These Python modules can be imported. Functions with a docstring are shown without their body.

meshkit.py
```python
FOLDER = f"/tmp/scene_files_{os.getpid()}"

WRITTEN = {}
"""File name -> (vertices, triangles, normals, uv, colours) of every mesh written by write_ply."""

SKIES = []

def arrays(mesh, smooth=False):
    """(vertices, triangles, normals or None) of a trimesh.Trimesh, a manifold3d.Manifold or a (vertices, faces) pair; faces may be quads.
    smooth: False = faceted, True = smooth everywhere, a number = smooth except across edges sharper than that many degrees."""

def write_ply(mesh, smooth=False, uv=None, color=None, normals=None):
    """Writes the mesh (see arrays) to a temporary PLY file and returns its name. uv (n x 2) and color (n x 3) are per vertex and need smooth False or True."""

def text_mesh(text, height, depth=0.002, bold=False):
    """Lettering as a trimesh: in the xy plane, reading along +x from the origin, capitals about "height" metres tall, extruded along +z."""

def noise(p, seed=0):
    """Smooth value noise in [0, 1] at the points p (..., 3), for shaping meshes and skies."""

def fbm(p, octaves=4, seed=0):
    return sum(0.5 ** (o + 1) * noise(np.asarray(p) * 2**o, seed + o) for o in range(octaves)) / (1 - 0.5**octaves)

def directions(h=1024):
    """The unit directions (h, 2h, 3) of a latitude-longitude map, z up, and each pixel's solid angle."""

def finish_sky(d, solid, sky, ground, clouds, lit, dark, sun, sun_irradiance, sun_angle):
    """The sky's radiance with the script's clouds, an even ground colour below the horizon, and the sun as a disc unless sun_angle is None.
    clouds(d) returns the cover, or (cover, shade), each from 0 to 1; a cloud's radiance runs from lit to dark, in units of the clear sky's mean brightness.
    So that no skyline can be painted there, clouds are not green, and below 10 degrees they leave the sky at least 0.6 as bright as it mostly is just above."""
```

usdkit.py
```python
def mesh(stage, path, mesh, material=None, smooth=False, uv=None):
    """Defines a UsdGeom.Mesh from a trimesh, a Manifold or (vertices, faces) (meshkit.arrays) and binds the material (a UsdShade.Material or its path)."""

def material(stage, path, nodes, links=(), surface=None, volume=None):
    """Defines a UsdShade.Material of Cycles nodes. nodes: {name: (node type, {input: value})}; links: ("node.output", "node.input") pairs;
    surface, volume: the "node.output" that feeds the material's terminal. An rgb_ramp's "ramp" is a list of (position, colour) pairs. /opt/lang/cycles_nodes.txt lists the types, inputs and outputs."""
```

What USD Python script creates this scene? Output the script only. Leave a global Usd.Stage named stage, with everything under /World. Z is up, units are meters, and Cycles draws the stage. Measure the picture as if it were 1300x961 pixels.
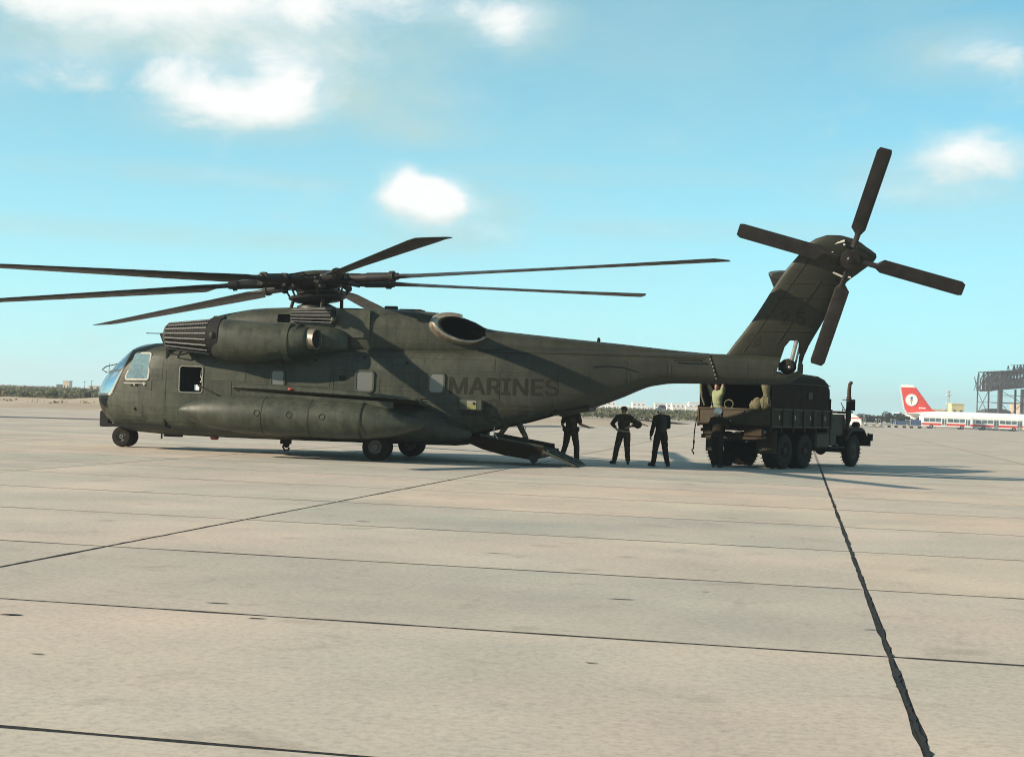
import math, random
import numpy as np, trimesh, manifold3d as mf
from scipy.interpolate import PchipInterpolator
from shapely.geometry import Polygon, box as sbox
from shapely.ops import unary_union
from pxr import Usd, UsdGeom, UsdLux, UsdShade, Gf, Sdf
import usdkit, meshkit

stage = Usd.Stage.CreateInMemory()
UsdGeom.Xform.Define(stage, '/World')
PI = math.pi

# ------------------------------------------------------------------ camera
CAM_H = 1.731
HAZE_DENSITY = .0004
camera = UsdGeom.Camera.Define(stage, '/World/camera')
camera.CreateHorizontalApertureAttr(36.0)
camera.CreateVerticalApertureAttr(36.0 * 756 / 1024)
camera.CreateFocalLengthAttr(36.0 * 1883.6 / 1300.0)
camera.CreateClippingRangeAttr((0.1, 50000.0))
camera.CreateExposureAttr(0.9)
_r = (0.99936826, -0.00056927, 0.03553528)      # the camera is held about two degrees off level
_u = (-0.03553984, -0.01600758, 0.99924005)
_f = (0.0, 0.99987171, 0.0160177)
camera.AddTransformOp().Set(Gf.Matrix4d(*_r, 0, *_u, 0, -_f[0], -_f[1], -_f[2], 0, 0, 0, CAM_H, 1))

# ------------------------------------------------------------------ sun and sky
SUN_EL = math.radians(23.0)
SUN_AZ = math.radians(-108.0)                    # from +y towards +x: the sun stands to the left
to_sun = np.array([math.sin(SUN_AZ) * math.cos(SUN_EL), math.cos(SUN_AZ) * math.cos(SUN_EL), math.sin(SUN_EL)])
sun = UsdLux.DistantLight.Define(stage, '/World/sun')
sun.CreateIntensityAttr(1.25)
sun.CreateAngleAttr(0.53)
sun.CreateNormalizeAttr(True) if hasattr(sun, 'CreateNormalizeAttr') else None
sun.CreateColorAttr(Gf.Vec3f(1.0, 0.86, 0.68))
_zx = np.cross([0, 0, 1.0], to_sun); _zx /= np.linalg.norm(_zx); _zy = np.cross(to_sun, _zx)
sun.AddTransformOp().Set(Gf.Matrix4d(*_zx, 0, *_zy, 0, *to_sun, 0, 0, 0, 0, 1))
SKY_STRENGTH = 0.07

def sky_material():
    n, l = {}, []
    n['geo'] = ('texture_coordinate', {})
    n['sky'] = ('sky_texture', {'sky_type': 'single_scattering', 'sun_disc': False, 'sun_elevation': SUN_EL, 'sun_rotation': math.atan2(to_sun[0], to_sun[1]), 'altitude': 0.0, 'air_density': 0.45, 'aerosol_density': 0.0, 'ozone_density': 4.0})
    n['tint'] = ('mix_color', {'blend_type': 'multiply', 'fac': 1.0, 'b': (0.80, 2.15, 1.62), 'use_clamp': False, 'use_clamp_result': False})
    l.append(('sky.color', 'tint.a'))
    # thin marine haze: paler towards the horizon, all the way round
    n['gz'] = ('separate_xyz', {}); n['hz1'] = ('math', {'math_type': 'maximum', 'value2': 0.0}); n['hz2'] = ('math', {'math_type': 'multiply', 'value2': -1 / .20}); n['hz3'] = ('math', {'math_type': 'exponent'}); n['hz4'] = ('math', {'math_type': 'multiply', 'value2': 1.05, 'use_clamp': True})
    n['hazy'] = ('mix_color', {'blend_type': 'mix', 'b': (4.35, 7.1, 7.05), 'use_clamp': False, 'use_clamp_result': False})
    l += [('geo.generated', 'gz.vector'), ('gz.z', 'hz1.value1'), ('hz1.value', 'hz2.value1'), ('hz2.value', 'hz3.value1'), ('hz3.value', 'hz4.value1'), ('hz4.value', 'hazy.fac'), ('tint.result', 'hazy.a')]
    # cumulus: (direction x, y, z), half width, half height (radians), weight
    blobs = [((-.300, 1, .262), .105, .030, 1.2), ((-.265, 1, .272), .04, .02, .5), ((-.155, 1, .262), .080, .032, 1.1), ((-.165, 1, .208), .038, .024, 1.15), ((-.228, 1, .206), .028, .020, 1.0), ((-.175, 1, .190), .06, .016, .5), 
             ((-.205, 1, .186), .05, .014, .55), ((-.080, 1, .145), .018, .018, .8), ((-.068, 1, .130), .034, .020, .85), ((-.050, 1, .134), .018, .016, .65), ((-.036, 1, .128), .03, .010, .35), ((-.008, 1, .248), .026, .016, .75), ((-.040, 1, .264), .05, .014, .6),
             ((.302, 1, .175), .048, .020, 1.15), ((.312, 1, .246), .032, .014, .75), ((-.300, 1, .210), .05, .016, .65), ((-.060, 1, .136), .02, .016, .5),
             ((-.19, 1, .140), .07, .009, .4), ((.26, 1, .150), .05, .008, .35), ((-.02, 1, .112), .06, .008, .35), ((.46, 1, .22), .10, .04, 1.0), ((-.52, 1, .2), .12, .05, 1.0),
             ((.1, 1, .62), .3, .12, 1.1), ((-.5, .4, .9), .35, .25, 1.1), ((.6, .2, .9), .35, .25, 1.0), ((.1, -.6, .9), .4, .25, 1.1), ((-.3, .9, .5), .2, .08, 1.0), ((-1, .3, .35), .2, .07, 1.0), ((1, .2, .3), .2, .06, 1.0), ((.6, -1, .35), .2, .08, 1.0), ((-.7, -1, .3), .25, .07, 1.0), ((0, -1, .5), .2, .1, 1.0)]
    prev, prevs = None, None
    for i, (d, w, h, k) in enumerate(blobs):
        d = np.array(d, float); d /= np.linalg.norm(d)
        n[f's{i}'] = ('vector_math', {'math_type': 'subtract', 'vector2': tuple(d)}); l.append(('geo.generated', f's{i}.vector1'))
        n[f'm{i}'] = ('vector_math', {'math_type': 'multiply', 'vector2': (1 / w, 1 / w, 1 / h)}); l.append((f's{i}.vector', f'm{i}.vector1'))
        n[f'd{i}'] = ('vector_math', {'math_type': 'length'}); l.append((f'm{i}.vector', f'd{i}.vector1'))
        n[f'r{i}'] = ('map_range', {'range_type': 'smoothstep', 'from_min': 1.6, 'from_max': 0.0, 'to_min': 0.0, 'to_max': k, 'clamp': True}); l.append((f'd{i}.value', f'r{i}.value'))
        n[f'z{i}'] = ('separate_xyz', {}); l.append((f'm{i}.vector', f'z{i}.vector'))
        n[f'l{i}'] = ('math', {'math_type': 'multiply', 'value2': 0.0}); l.append((f'z{i}.z', f'l{i}.value1')); l.append((f'r{i}.result', f'l{i}.value2'))
        if prev is None:
            prev, prevs = f'r{i}.result', f'l{i}.value'
        else:
            n[f'a{i}'] = ('math', {'math_type': 'add'}); l += [(prev, f'a{i}.value1'), (f'r{i}.result', f'a{i}.value2')]; prev = f'a{i}.value'
            n[f'b{i}'] = ('math', {'math_type': 'add'}); l += [(prevs, f'b{i}.value1'), (f'l{i}.value', f'b{i}.value2')]; prevs = f'b{i}.value'
    # thin grey green veils round and under the cumulus
    veils = [((-.20, 1, .238), .17, .030, 1.0), ((-.30, 1, .235), .12, .022, .8), ((-.11, 1, .205), .085, .026, .9), ((-.075, 1, .182), .055, .014, .8), ((-.045, 1, .125), .055, .026, .8), ((-.19, 1, .185), .09, .016, .7), ((-.2, 1, .145), .13, .008, .45), ((.12, 1, .120), .2, .008, .4), ((-.25, 1, .105), .2, .008, .45), ((.02, 1, .155), .16, .008, .35), ((-.03, 1, .258), .07, .03, .8), ((.29, 1, .16), .08, .02, .7), ((.3, 1, .245), .07, .02, .7), ((-.6, 1, .25), .2, .05, .8), ((.7, 1, .2), .2, .05, .8), ((0, 1, .6), .5, .15, .8)]
    vprev = None
    for i, (d, w, h, k) in enumerate(veils):
        d = np.array(d, float); d /= np.linalg.norm(d)
        n[f'vs{i}'] = ('vector_math', {'math_type': 'subtract', 'vector2': tuple(d)}); l.append(('geo.generated', f'vs{i}.vector1'))
        n[f'vm{i}'] = ('vector_math', {'math_type': 'multiply', 'vector2': (1 / w, 1 / w, 1 / h)}); l.append((f'vs{i}.vector', f'vm{i}.vector1'))
        n[f'vd{i}'] = ('vector_math', {'math_type': 'length'}); l.append((f'vm{i}.vector', f'vd{i}.vector1'))
        n[f'vr{i}'] = ('map_range', {'range_type': 'smoothstep', 'from_min': 1.7, 'from_max': 0.1, 'to_min': 0.0, 'to_max': k, 'clamp': True}); l.append((f'vd{i}.value', f'vr{i}.value'))
        if vprev is None: vprev = f'vr{i}.result'
        else:
            n[f'va{i}'] = ('math', {'math_type': 'maximum'}); l += [(vprev, f'va{i}.value1'), (f'vr{i}.result', f'va{i}.value2')]; vprev = f'va{i}.value'
    n['n3'] = ('noise_texture', {'scale': 9.0, 'detail': 9.0, 'roughness': .6, 'distortion': .5}); l.append(('mp.vector', 'n3.vector'))
    n['vn'] = ('map_range', {'range_type': 'smoothstep', 'from_min': .30, 'from_max': .66, 'to_min': .45, 'to_max': 1.0, 'clamp': True}); l.append(('n3.fac', 'vn.value'))
    n['vc'] = ('math', {'math_type': 'multiply'}); l += [(vprev, 'vc.value1'), ('vn.result', 'vc.value2')]
    n['mp'] = ('mapping', {'scale': (1, 1, 1.9)}); l.append(('geo.generated', 'mp.vector'))
    n['n1'] = ('noise_texture', {'scale': 17.0, 'detail': 10.0, 'roughness': 0.62, 'distortion': 0.35}); l.append(('mp.vector', 'n1.vector'))
    n['n2'] = ('noise_texture', {'scale': 4.5, 'detail': 5.0, 'roughness': 0.55}); l.append(('mp.vector', 'n2.vector'))
    # mask + noise -> cover
    n['nm'] = ('map_range', {'from_min': 0.25, 'from_max': 0.75, 'to_min': -0.50, 'to_max': 0.46, 'clamp': False}); l.append(('n1.fac', 'nm.value'))
    n['sum'] = ('math', {'math_type': 'add'}); l += [(prev, 'sum.value1'), ('nm.result', 'sum.value2')]
    n['cov'] = ('map_range', {'range_type': 'smoothstep', 'from_min': 0.0, 'from_max': 1.25, 'to_min': 0.0, 'to_max': 0.95, 'clamp': True}); l.append(('sum.value', 'cov.value'))
    n['veil'] = ('map_range', {'range_type': 'smoothstep', 'from_min': 0.42, 'from_max': 0.8, 'to_min': 0.0, 'to_max': 0.30, 'clamp': True}); l.append(('n2.fac', 'veil.value'))
    n['c0'] = ('math', {'math_type': 'maximum'}); l += [('cov.result', 'c0.value1'), ('vc.value', 'c0.value2')]
    n['cc'] = ('math', {'math_type': 'maximum'}); l += [('c0.value', 'cc.value1'), ('veil.result', 'cc.value2')]
    # lit tops, greyer undersides
    n['lit'] = ('math', {'math_type': 'multiply_add', 'value2': 0.45, 'value3': 0.0}); l.append((prevs, 'lit.value1'))
    n['lit2'] = ('math', {'math_type': 'multiply_add', 'value2': 0.75}); l += [('sum.value', 'lit2.value1'), ('lit.value', 'lit2.value3')]
    n['ramp'] = ('map_range', {'from_min': 0.10, 'from_max': 0.95, 'to_min': 0.0, 'to_max': 1.0, 'clamp': True}); l.append(('lit2.value', 'ramp.value'))
    n['ccol'] = ('mix_color', {'blend_type': 'mix', 'a': CLOUD_DARK, 'b': CLOUD_LIT, 'use_clamp': False, 'use_clamp_result': False}); l.append(('ramp.result', 'ccol.fac'))
    n['mix'] = ('mix_color', {'blend_type': 'mix', 'use_clamp': False, 'use_clamp_result': False}); l += [('cc.value', 'mix.fac'), ('hazy.result', 'mix.a'), ('ccol.result', 'mix.b')]
    n['bg'] = ('background_shader', {'strength': SKY_STRENGTH}); l.append(('mix.result', 'bg.color'))
    return usdkit.material(stage, '/World/Looks/sky', n, l, surface='bg.background')
CLOUD_DARK, CLOUD_LIT = (4.1, 5.5, 5.3), (8.0, 8.0, 7.8)
dome = UsdLux.DomeLight.Define(stage, '/World/sky')
dome.GetPrim().SetCustomDataByKey('kind', 'structure')
dome.GetPrim().SetCustomDataByKey('label', 'bright cyan sky with scattered white cumulus clouds')
UsdShade.MaterialBindingAPI.Apply(dome.GetPrim()).Bind(sky_material())

# ------------------------------------------------------------------ helpers
_used = set()
def path_for(parent, name):
    base = f'{parent}/{name}'; p, i = base, 0
    while p in _used:
        i += 1; p = f'{base}_{i:03d}'
    _used.add(p); return p
def tag(prim, label=None, cat=None, group=None, kind=None):
    for k, v in (('label', label), ('category', cat), ('group', group), ('kind', kind)):
        if v: prim.SetCustomDataByKey(k, v)
    return prim
def thing(name, label, cat, loc=(0, 0, 0), rz=0.0, group=None, kind=None, scale=None):
    p = path_for('/World', name); x = UsdGeom.Xform.Define(stage, p)
    x.AddTranslateOp().Set(Gf.Vec3d(*map(float, loc))); x.AddRotateZOp().Set(float(math.degrees(rz)))
    if scale is not None: x.AddScaleOp().Set(Gf.Vec3f(*scale))
    tag(x.GetPrim(), label, cat, group, kind); return p
def part(parent, name, mesh, mat, smooth=30, label=None, kind=None):
    if isinstance(mesh, (list, tuple)) and len(mesh) and not isinstance(mesh[0], np.ndarray): mesh = cat(mesh)
    p = path_for(parent, name); m = usdkit.mesh(stage, p, mesh, M[mat], smooth=smooth)
    tag(m.GetPrim(), label, None, None, kind); return p
def solo(name, mesh, mat, label, cat_=None, group=None, kind=None, smooth=30):
    p = part('/World', name, mesh, mat, smooth); tag(stage.GetPrimAtPath(p), label, cat_, group, kind); return p
def copy_of(src, name, label, loc, rz=0.0, group=None, scale=None):
    s = stage.GetPrimAtPath(src)
    p = thing(name, label, s.GetCustomDataByKey('category'), loc, rz, group or s.GetCustomDataByKey('group'), None, scale)
    pr = stage.GetPrimAtPath(p); pr.GetReferences().AddInternalReference(Sdf.Path(src)); pr.SetInstanceable(True); return p
def tm(m):
    if isinstance(m, mf.Manifold):
        q = m.to_mesh(); return trimesh.Trimesh(np.array(q.vert_properties[:, :3]), np.array(q.tri_verts), process=False)
    return m
def man(m):
    return mf.Manifold(mf.Mesh(np.asarray(m.vertices, np.float32), np.asarray(m.faces, np.uint32)))
def cat(ms):
    return trimesh.util.concatenate([tm(m) for m in ms])
def loft(rings, caps=True):
    """rings: (k, n, 3) points -> closed mesh with outward faces."""
    R = np.asarray(rings, float); k, n = R.shape[:2]; v = R.reshape(-1, 3); f = []
    i, j = np.meshgrid(np.arange(k - 1), np.arange(n), indexing='ij'); i = i.ravel(); j = j.ravel(); j2 = (j + 1) % n
    a, b, c, d = i * n + j, i * n + j2, (i + 1) * n + j2, (i + 1) * n + j
    f = np.vstack([np.stack([a, b, c], 1), np.stack([a, c, d], 1)])
    if caps:
        v = np.vstack([v, R[0].mean(0), R[-1].mean(0)]); c0, c1 = k * n, k * n + 1; q = np.arange(n); q2 = (q + 1) % n
        f = np.vstack([f, np.stack([np.full(n, c0), q2, q], 1), np.stack([np.full(n, c1), (k - 1) * n + q, (k - 1) * n + q2], 1)])
    m = trimesh.Trimesh(v, f, process=False)
    if m.volume < 0: m = trimesh.Trimesh(v, f[:, ::-1], process=False)
    return m
def superring(b, hz, n, k=48, yc=0.0, zc=0.0):
    t = np.arange(k) / k * 2 * PI; c, s = np.cos(t), np.sin(t)
    return yc + b * np.sign(c) * np.abs(c) ** (2 / n), zc + hz * np.sign(s) * np.abs(s) ** (2 / n)
def loft_x(st, k=48, sub=6):
    """stations (x, yc, half width, z bottom, z top, exponent) smoothed along x."""
    st = np.array(st, float); st = st[np.argsort(st[:, 0])]; t = np.arange(len(st)); P = PchipInterpolator(t, st)
    rings = []
    for q in np.linspace(0, len(st) - 1, (len(st) - 1) * sub + 1):
        x, yc, b, zb, zt, n = P(q); y, z = superring(b, (zt - zb) / 2, n, k, yc, (zt + zb) / 2)
        rings.append(np.stack([np.full(k, x), y, z], 1))
    return loft(rings)
def ring_lathe(prof, p0, axis, n=32):
    """a closed profile swept round an axis: a tyre, a rim."""
    a, b, d = frame_of(axis); ang = np.arange(n) / n * 2 * PI; p0 = np.asarray(p0, float); P = np.array(prof, float); k = len(P)
    v = (p0 + P[:, None, :1] * d + P[:, None, 1:] * (np.cos(ang)[None, :, None] * a + np.sin(ang)[None, :, None] * b)).reshape(-1, 3)
    i, j = (q.ravel() for q in np.meshgrid(np.arange(k), np.arange(n), indexing='ij')); i2, j2 = (i + 1) % k, (j + 1) % n
    f = np.vstack([np.stack([i * n + j, i * n + j2, i2 * n + j2], 1), np.stack([i * n + j, i2 * n + j2, i2 * n + j], 1)]); m = trimesh.Trimesh(v, f, process=False)
    if m.volume < 0: m.invert()
    return m
def frame_of(d):
    d = np.asarray(d, float); d = d / np.linalg.norm(d)
    a = np.cross(d, [0, 0, 1.0] if abs(d[2]) < .9 else [1.0, 0, 0]); a /= np.linalg.norm(a); return a, np.cross(d, a), d
def tube(pts, rad, n=8):
    pts = np.asarray(pts, float); rad = np.broadcast_to(rad, (len(pts),)); t = np.gradient(pts, axis=0); rings = []
    a, _, _ = frame_of(t[0]); ang = np.arange(n) / n * 2 * PI
    for p, d, r in zip(pts, t, rad):
        d = d / np.linalg.norm(d); a = a - d * (a @ d); a /= np.linalg.norm(a); b = np.cross(d, a)
        rings.append(p + r * (np.cos(ang)[:, None] * a + np.sin(ang)[:, None] * b))
    return loft(rings)
def cyl(p0, p1, r0, r1=None, n=20):
    return tube([p0, p1], [r0, r0 if r1 is None else r1], n)
def lathe(prof, p0, axis, n=32):
    """prof: (distance along axis, radius)."""
    a, b, d = frame_of(axis); ang = np.arange(n) / n * 2 * PI; p0 = np.asarray(p0, float)
    return loft([p0 + d * s + max(r, 1e-4) * (np.cos(ang)[:, None] * a + np.sin(ang)[:, None] * b) for s, r in prof])
def bx(x0, x1, y0, y1, z0, z1, c=0.0):
    """box, with chamfered edges when c > 0."""
    x0, x1 = min(x0, x1), max(x0, x1); y0, y1 = min(y0, y1), max(y0, y1); z0, z1 = min(z0, z1), max(z0, z1)
    if c <= 0:
        m = trimesh.creation.box([x1 - x0, y1 - y0, z1 - z0]); m.apply_translation([(x0 + x1) / 2, (y0 + y1) / 2, (z0 + z1) / 2]); return m
    c = min(c, (x1 - x0) * .4, (y1 - y0) * .4, (z1 - z0) * .4); P = []
    for sx, ex in ((x0, c), (x1, -c)):
        for sy, ey in ((y0, c), (y1, -c)):
            for sz, ez in ((z0, c), (z1, -c)):
                P += [(sx, sy + ey, sz + ez), (sx + ex, sy, sz + ez), (sx + ex, sy + ey, sz)]
    return tm(mf.Manifold.hull_points(np.array(P, float)))
def bar(p0, p1, w, h=None):
    """a square bar between two points."""
    p0, p1 = np.asarray(p0, float), np.asarray(p1, float); a, b, d = frame_of(p1 - p0); h = h or w
    q = np.array([[-1, -1], [1, -1], [1, 1], [-1, 1]]) * .5
    return loft([p + q[:, :1] * w * a + q[:, 1:] * h * b for p in (p0, p1)])
def prism(poly, y0, y1):
    """polygon in (x, z), extruded along y."""
    p = poly if isinstance(poly, Polygon) else Polygon(poly)
    m = trimesh.creation.extrude_polygon(p, abs(y1 - y0), engine='earcut')
    v = np.array(m.vertices); m.vertices = np.stack([v[:, 0], max(y0, y1) - v[:, 2], v[:, 1]], 1)
    return m
def sphere(c, r, s=2):
    m = trimesh.creation.icosphere(s, 1.0); m.apply_scale(r if np.ndim(r) else [r] * 3); m.apply_translation(c); return m
def flat_text(text, height, bold=False, depth=.004):
    return meshkit.text_mesh(text, height, depth, bold)

# ------------------------------------------------------------------ materials
M = {}
SPEC = dict(olive=.28, olive_plain=.32, olive_panel=.28, olive_dark=.15, stencil=.1, stencil_faint=.15, rotor_black=.25, filter_dark=.15, interior=.1, rubber=.12, truck_olive=.12, truck_panel=.15, truck_tarp=.06, truck_rim=.15, black=.15, fatigues=.06, flightsuit=.06, boot=.2, hair=.15, canvas_pale=.1, khaki=.1, tar=.15)
def mat(name, color, rough=.6, var=.25, scale=3.0, metal=0.0, bump=0.0, bscale=None, spec=.5, second=None, streak=False, lines=None, soot=False):
    """a principled surface whose colour wanders between two tones; lines=(period x, period z) adds fine panel joints."""
    spec = spec if spec != .5 else SPEC.get(name, .5); c = np.array(color, float); dark = tuple(c * (1 - var)); light = tuple(np.minimum(c * (1 + var), .95)) if second is None else second
    n = {'tc': ('texture_coordinate', {}), 'mp': ('mapping', {'scale': (1, 1, .25) if streak else (1, 1, 1)}),
         'n1': ('noise_texture', {'scale': scale, 'detail': 6.0, 'roughness': .62}), 'rp': ('rgb_ramp', {'ramp': [(.3, dark), (.7, light)]}),
         'rr': ('map_range', {'from_min': .3, 'from_max': .7, 'to_min': max(rough - .1, .02), 'to_max': min(rough + .1, 1.0)}),
         'p': ('principled_bsdf', {'metallic': metal, 'specular_ior_level': spec})}
    l = [('tc.object', 'mp.vector'), ('mp.vector', 'n1.vector'), ('n1.fac', 'rp.fac'), ('n1.fac', 'rr.value'), ('rr.result', 'p.roughness')]
    out = 'rp.color'
    if lines:
        px, pz = lines
        n['sx'] = ('separate_xyz', {}); l.append(('tc.object', 'sx.vector'))
        n['cx'] = ('combine_xyz', {}); l += [('sx.x', 'cx.x'), ('sx.z', 'cx.y')]
        n['br'] = ('brick_texture', {'scale': 1.0, 'brick_width': px, 'row_height': pz, 'mortar_size': .013, 'mortar_smooth': .3, 'color1': (1.08, 1.08, 1.08), 'color2': (.80, .80, .78), 'mortar': (.42, .42, .42), 'bias': 0.0}); l.append(('cx.vector', 'br.vector'))
        n['ml'] = ('mix_color', {'blend_type': 'multiply', 'fac': .75}); l += [(out, 'ml.a'), ('br.color', 'ml.b')]; out = 'ml.result'
    if soot:      # exhaust grime thickening towards the tail
        n['s1'] = ('separate_xyz', {}); n['s2'] = ('noise_texture', {'scale': 1.1, 'detail': 5.0, 'roughness': .6}); n['s3'] = ('math', {'math_type': 'multiply_add', 'value2': 3.2, 'value3': -1.6}); n['s4'] = ('math', {'math_type': 'add'})
        n['s5'] = ('map_range', {'range_type': 'smoothstep', 'from_min': -1.5, 'from_max': -8.5, 'to_min': 0.0, 'to_max': .74, 'clamp': True}); n['sm'] = ('mix_color', {'blend_type': 'mix', 'b': (.0165, .0165, .0105)})
        n['k1'] = ('mapping', {'scale': (7.0, 7.0, .7)}); n['k2'] = ('noise_texture', {'scale': 1.0, 'detail': 6.0, 'roughness': .7}); n['k3'] = ('rgb_ramp', {'ramp': [(.3, (.5, .5, .5)), (.5, (1, 1, 1)), (.72, (1.35, 1.35, 1.3))]}); n['k4'] = ('mix_color', {'blend_type': 'multiply', 'fac': .8, 'use_clamp': False, 'use_clamp_result': False})
        n['k5'] = ('noise_texture', {'scale': 3.6, 'detail': 9.0, 'roughness': .72, 'distortion': .4}); n['k6'] = ('rgb_ramp', {'ramp': [(.32, (.5, .5, .48)), (.48, (1, 1, 1)), (.60, (1.08, 1.08, 1.04)), (.68, (1.9, 1.9, 1.8))]}); n['k7'] = ('mix_color', {'blend_type': 'multiply', 'fac': .8, 'use_clamp': False, 'use_clamp_result': False})
        l += [('tc.object', 'k1.vector'), ('k1.vector', 'k2.vector'), ('k2.fac', 'k3.fac'), (out, 'k4.a'), ('k3.color', 'k4.b'), ('tc.object', 'k5.vector'), ('k5.fac', 'k6.fac'), ('k4.result', 'k7.a'), ('k6.color', 'k7.b')]; out = 'k7.result'
        l += [('tc.object', 's1.vector'), ('mp.vector', 's2.vector'), ('s2.fac', 's3.value1'), ('s1.x', 's4.value1'), ('s3.value', 's4.value2'), ('s4.value', 's5.value'), ('s5.result', 'sm.fac'), (out, 'sm.a')]; out = 'sm.result'
    l.append((out, 'p.base_color'))
    if bump:
        n['n2'] = ('noise_texture', {'scale': bscale or scale * 6, 'detail': 4.0}); n['bp'] = ('bump', {'strength': bump, 'distance': .02})
        l += [('tc.object', 'n2.vector'), ('n2.fac', 'bp.height'), ('bp.normal', 'p.normal')]
    M[name] = usdkit.material(stage, '/World/Looks/' + name, n, l, surface='p.BSDF')
mat('olive', (.0335, .0365, .0235), .55, .28, 1.6, bump=.12, bscale=2.2, streak=True, lines=(1.02, .41), soot=True)
mat('olive_plain', (.0335, .0365, .0235), .5, .3, 2.2, bump=.08, bscale=3, soot=True)
mat('olive_dark', (.022, .020, .014), .55, .3, 3)
mat('olive_panel', (.038, .041, .0265), .55, .2, 3)
mat('stencil', (.0165, .0165, .011), .7, .2, 6)
mat('stencil_faint', (.021, .020, .014), .7, .2, 6)
mat('rotor_black', (.014, .012, .011), .5, .35, 4)
mat('filter_dark', (.014, .013, .012), .7, .3, 8)
mat('filter_rib', (.13, .125, .115), .5, .3, 8)
mat('interior', (.014, .014, .013), .8, .3, 3)
mat('rubber', (.016, .013, .010), .85, .3, 12, bump=.2)
mat('steel', (.34, .33, .31), .35, .2, 8, metal=.8)
mat('bronze', (.30, .25, .19), .38, .25, 5, metal=.75)
mat('frame_pale', (.42, .40, .34), .45, .2, 6)
mat('frame_dull', (.17, .16, .13), .5, .2, 6)
mat('red_lamp', (.22, .02, .012), .3, .15, 8)
mat('label_yellow', (.16, .15, .04), .6, .3, 30)
mat('yellow', (.42, .36, .07), .6, .3, 30)
mat('white_paint', (.78, .77, .73), .4, .06, 2)
mat('red_paint', (.62, .05, .03), .4, .12, 2)
mat('truck_olive', (.024, .016, .008), .65, .35, 2.5, bump=.1)
mat('truck_panel', (.038, .029, .016), .6, .3, 4)
mat('truck_tarp', (.017, .010, .005), .85, .35, 2.2, bump=.35, bscale=5)
mat('truck_rim', (.040, .028, .018), .7, .4, 6)
mat('wheel_rim', (.10, .095, .08), .6, .3, 6)
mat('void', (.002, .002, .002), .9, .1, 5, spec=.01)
mat('black', (.010, .010, .010), .7, .2, 5)
mat('canvas_pale', (.10, .092, .054), .85, .25, 8, bump=.3)
mat('skin', (.24, .125, .08), .55, .15, 12)
mat('hair', (.02, .014, .01), .7, .3, 20)
mat('fatigues', (.020, .017, .010), .85, .55, 9, bump=.35, bscale=14, second=(.075, .060, .035))
mat('flightsuit', (.017, .0145, .0095), .85, .3, 6, bump=.35, bscale=14)
mat('khaki', (.22, .20, .12), .85, .25, 8, bump=.3)
mat('shirt_pale', (.19, .21, .115), .85, .15, 8, bump=.3)
mat('boot', (.018, .016, .014), .5, .3, 10)
mat('helmet_white', (.66, .64, .60), .4, .12, 8)
mat('helmet_red', (.42, .07, .05), .4, .15, 8)
mat('gunmetal', (.02, .02, .021), .4, .3, 10, metal=.4)
mat('concrete_wall', (.46, .42, .36), .85, .15, .8)
mat('warehouse_tan', (.36, .28, .22), .85, .25, .4)
mat('tan_wall', (.52, .42, .30), .85, .2, .5)
mat('yellow_wall', (.50, .44, .24), .85, .2, .6)
mat('town_white', (.74, .70, .64), .85, .1, .1)
mat('town_tan', (.60, .53, .44), .85, .12, .1)
mat('shadow_glass', (.03, .035, .04), .2, .3, 2)
mat('bus_glass', (.10, .14, .15), .12, .5, 1.2)
mat('hangar_steel', (.055, .052, .055), .7, .3, .5)
mat('grey_cart', (.30, .31, .30), .7, .3, 2)
mat('navy', (.05, .08, .16), .7, .3, 3)
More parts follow.
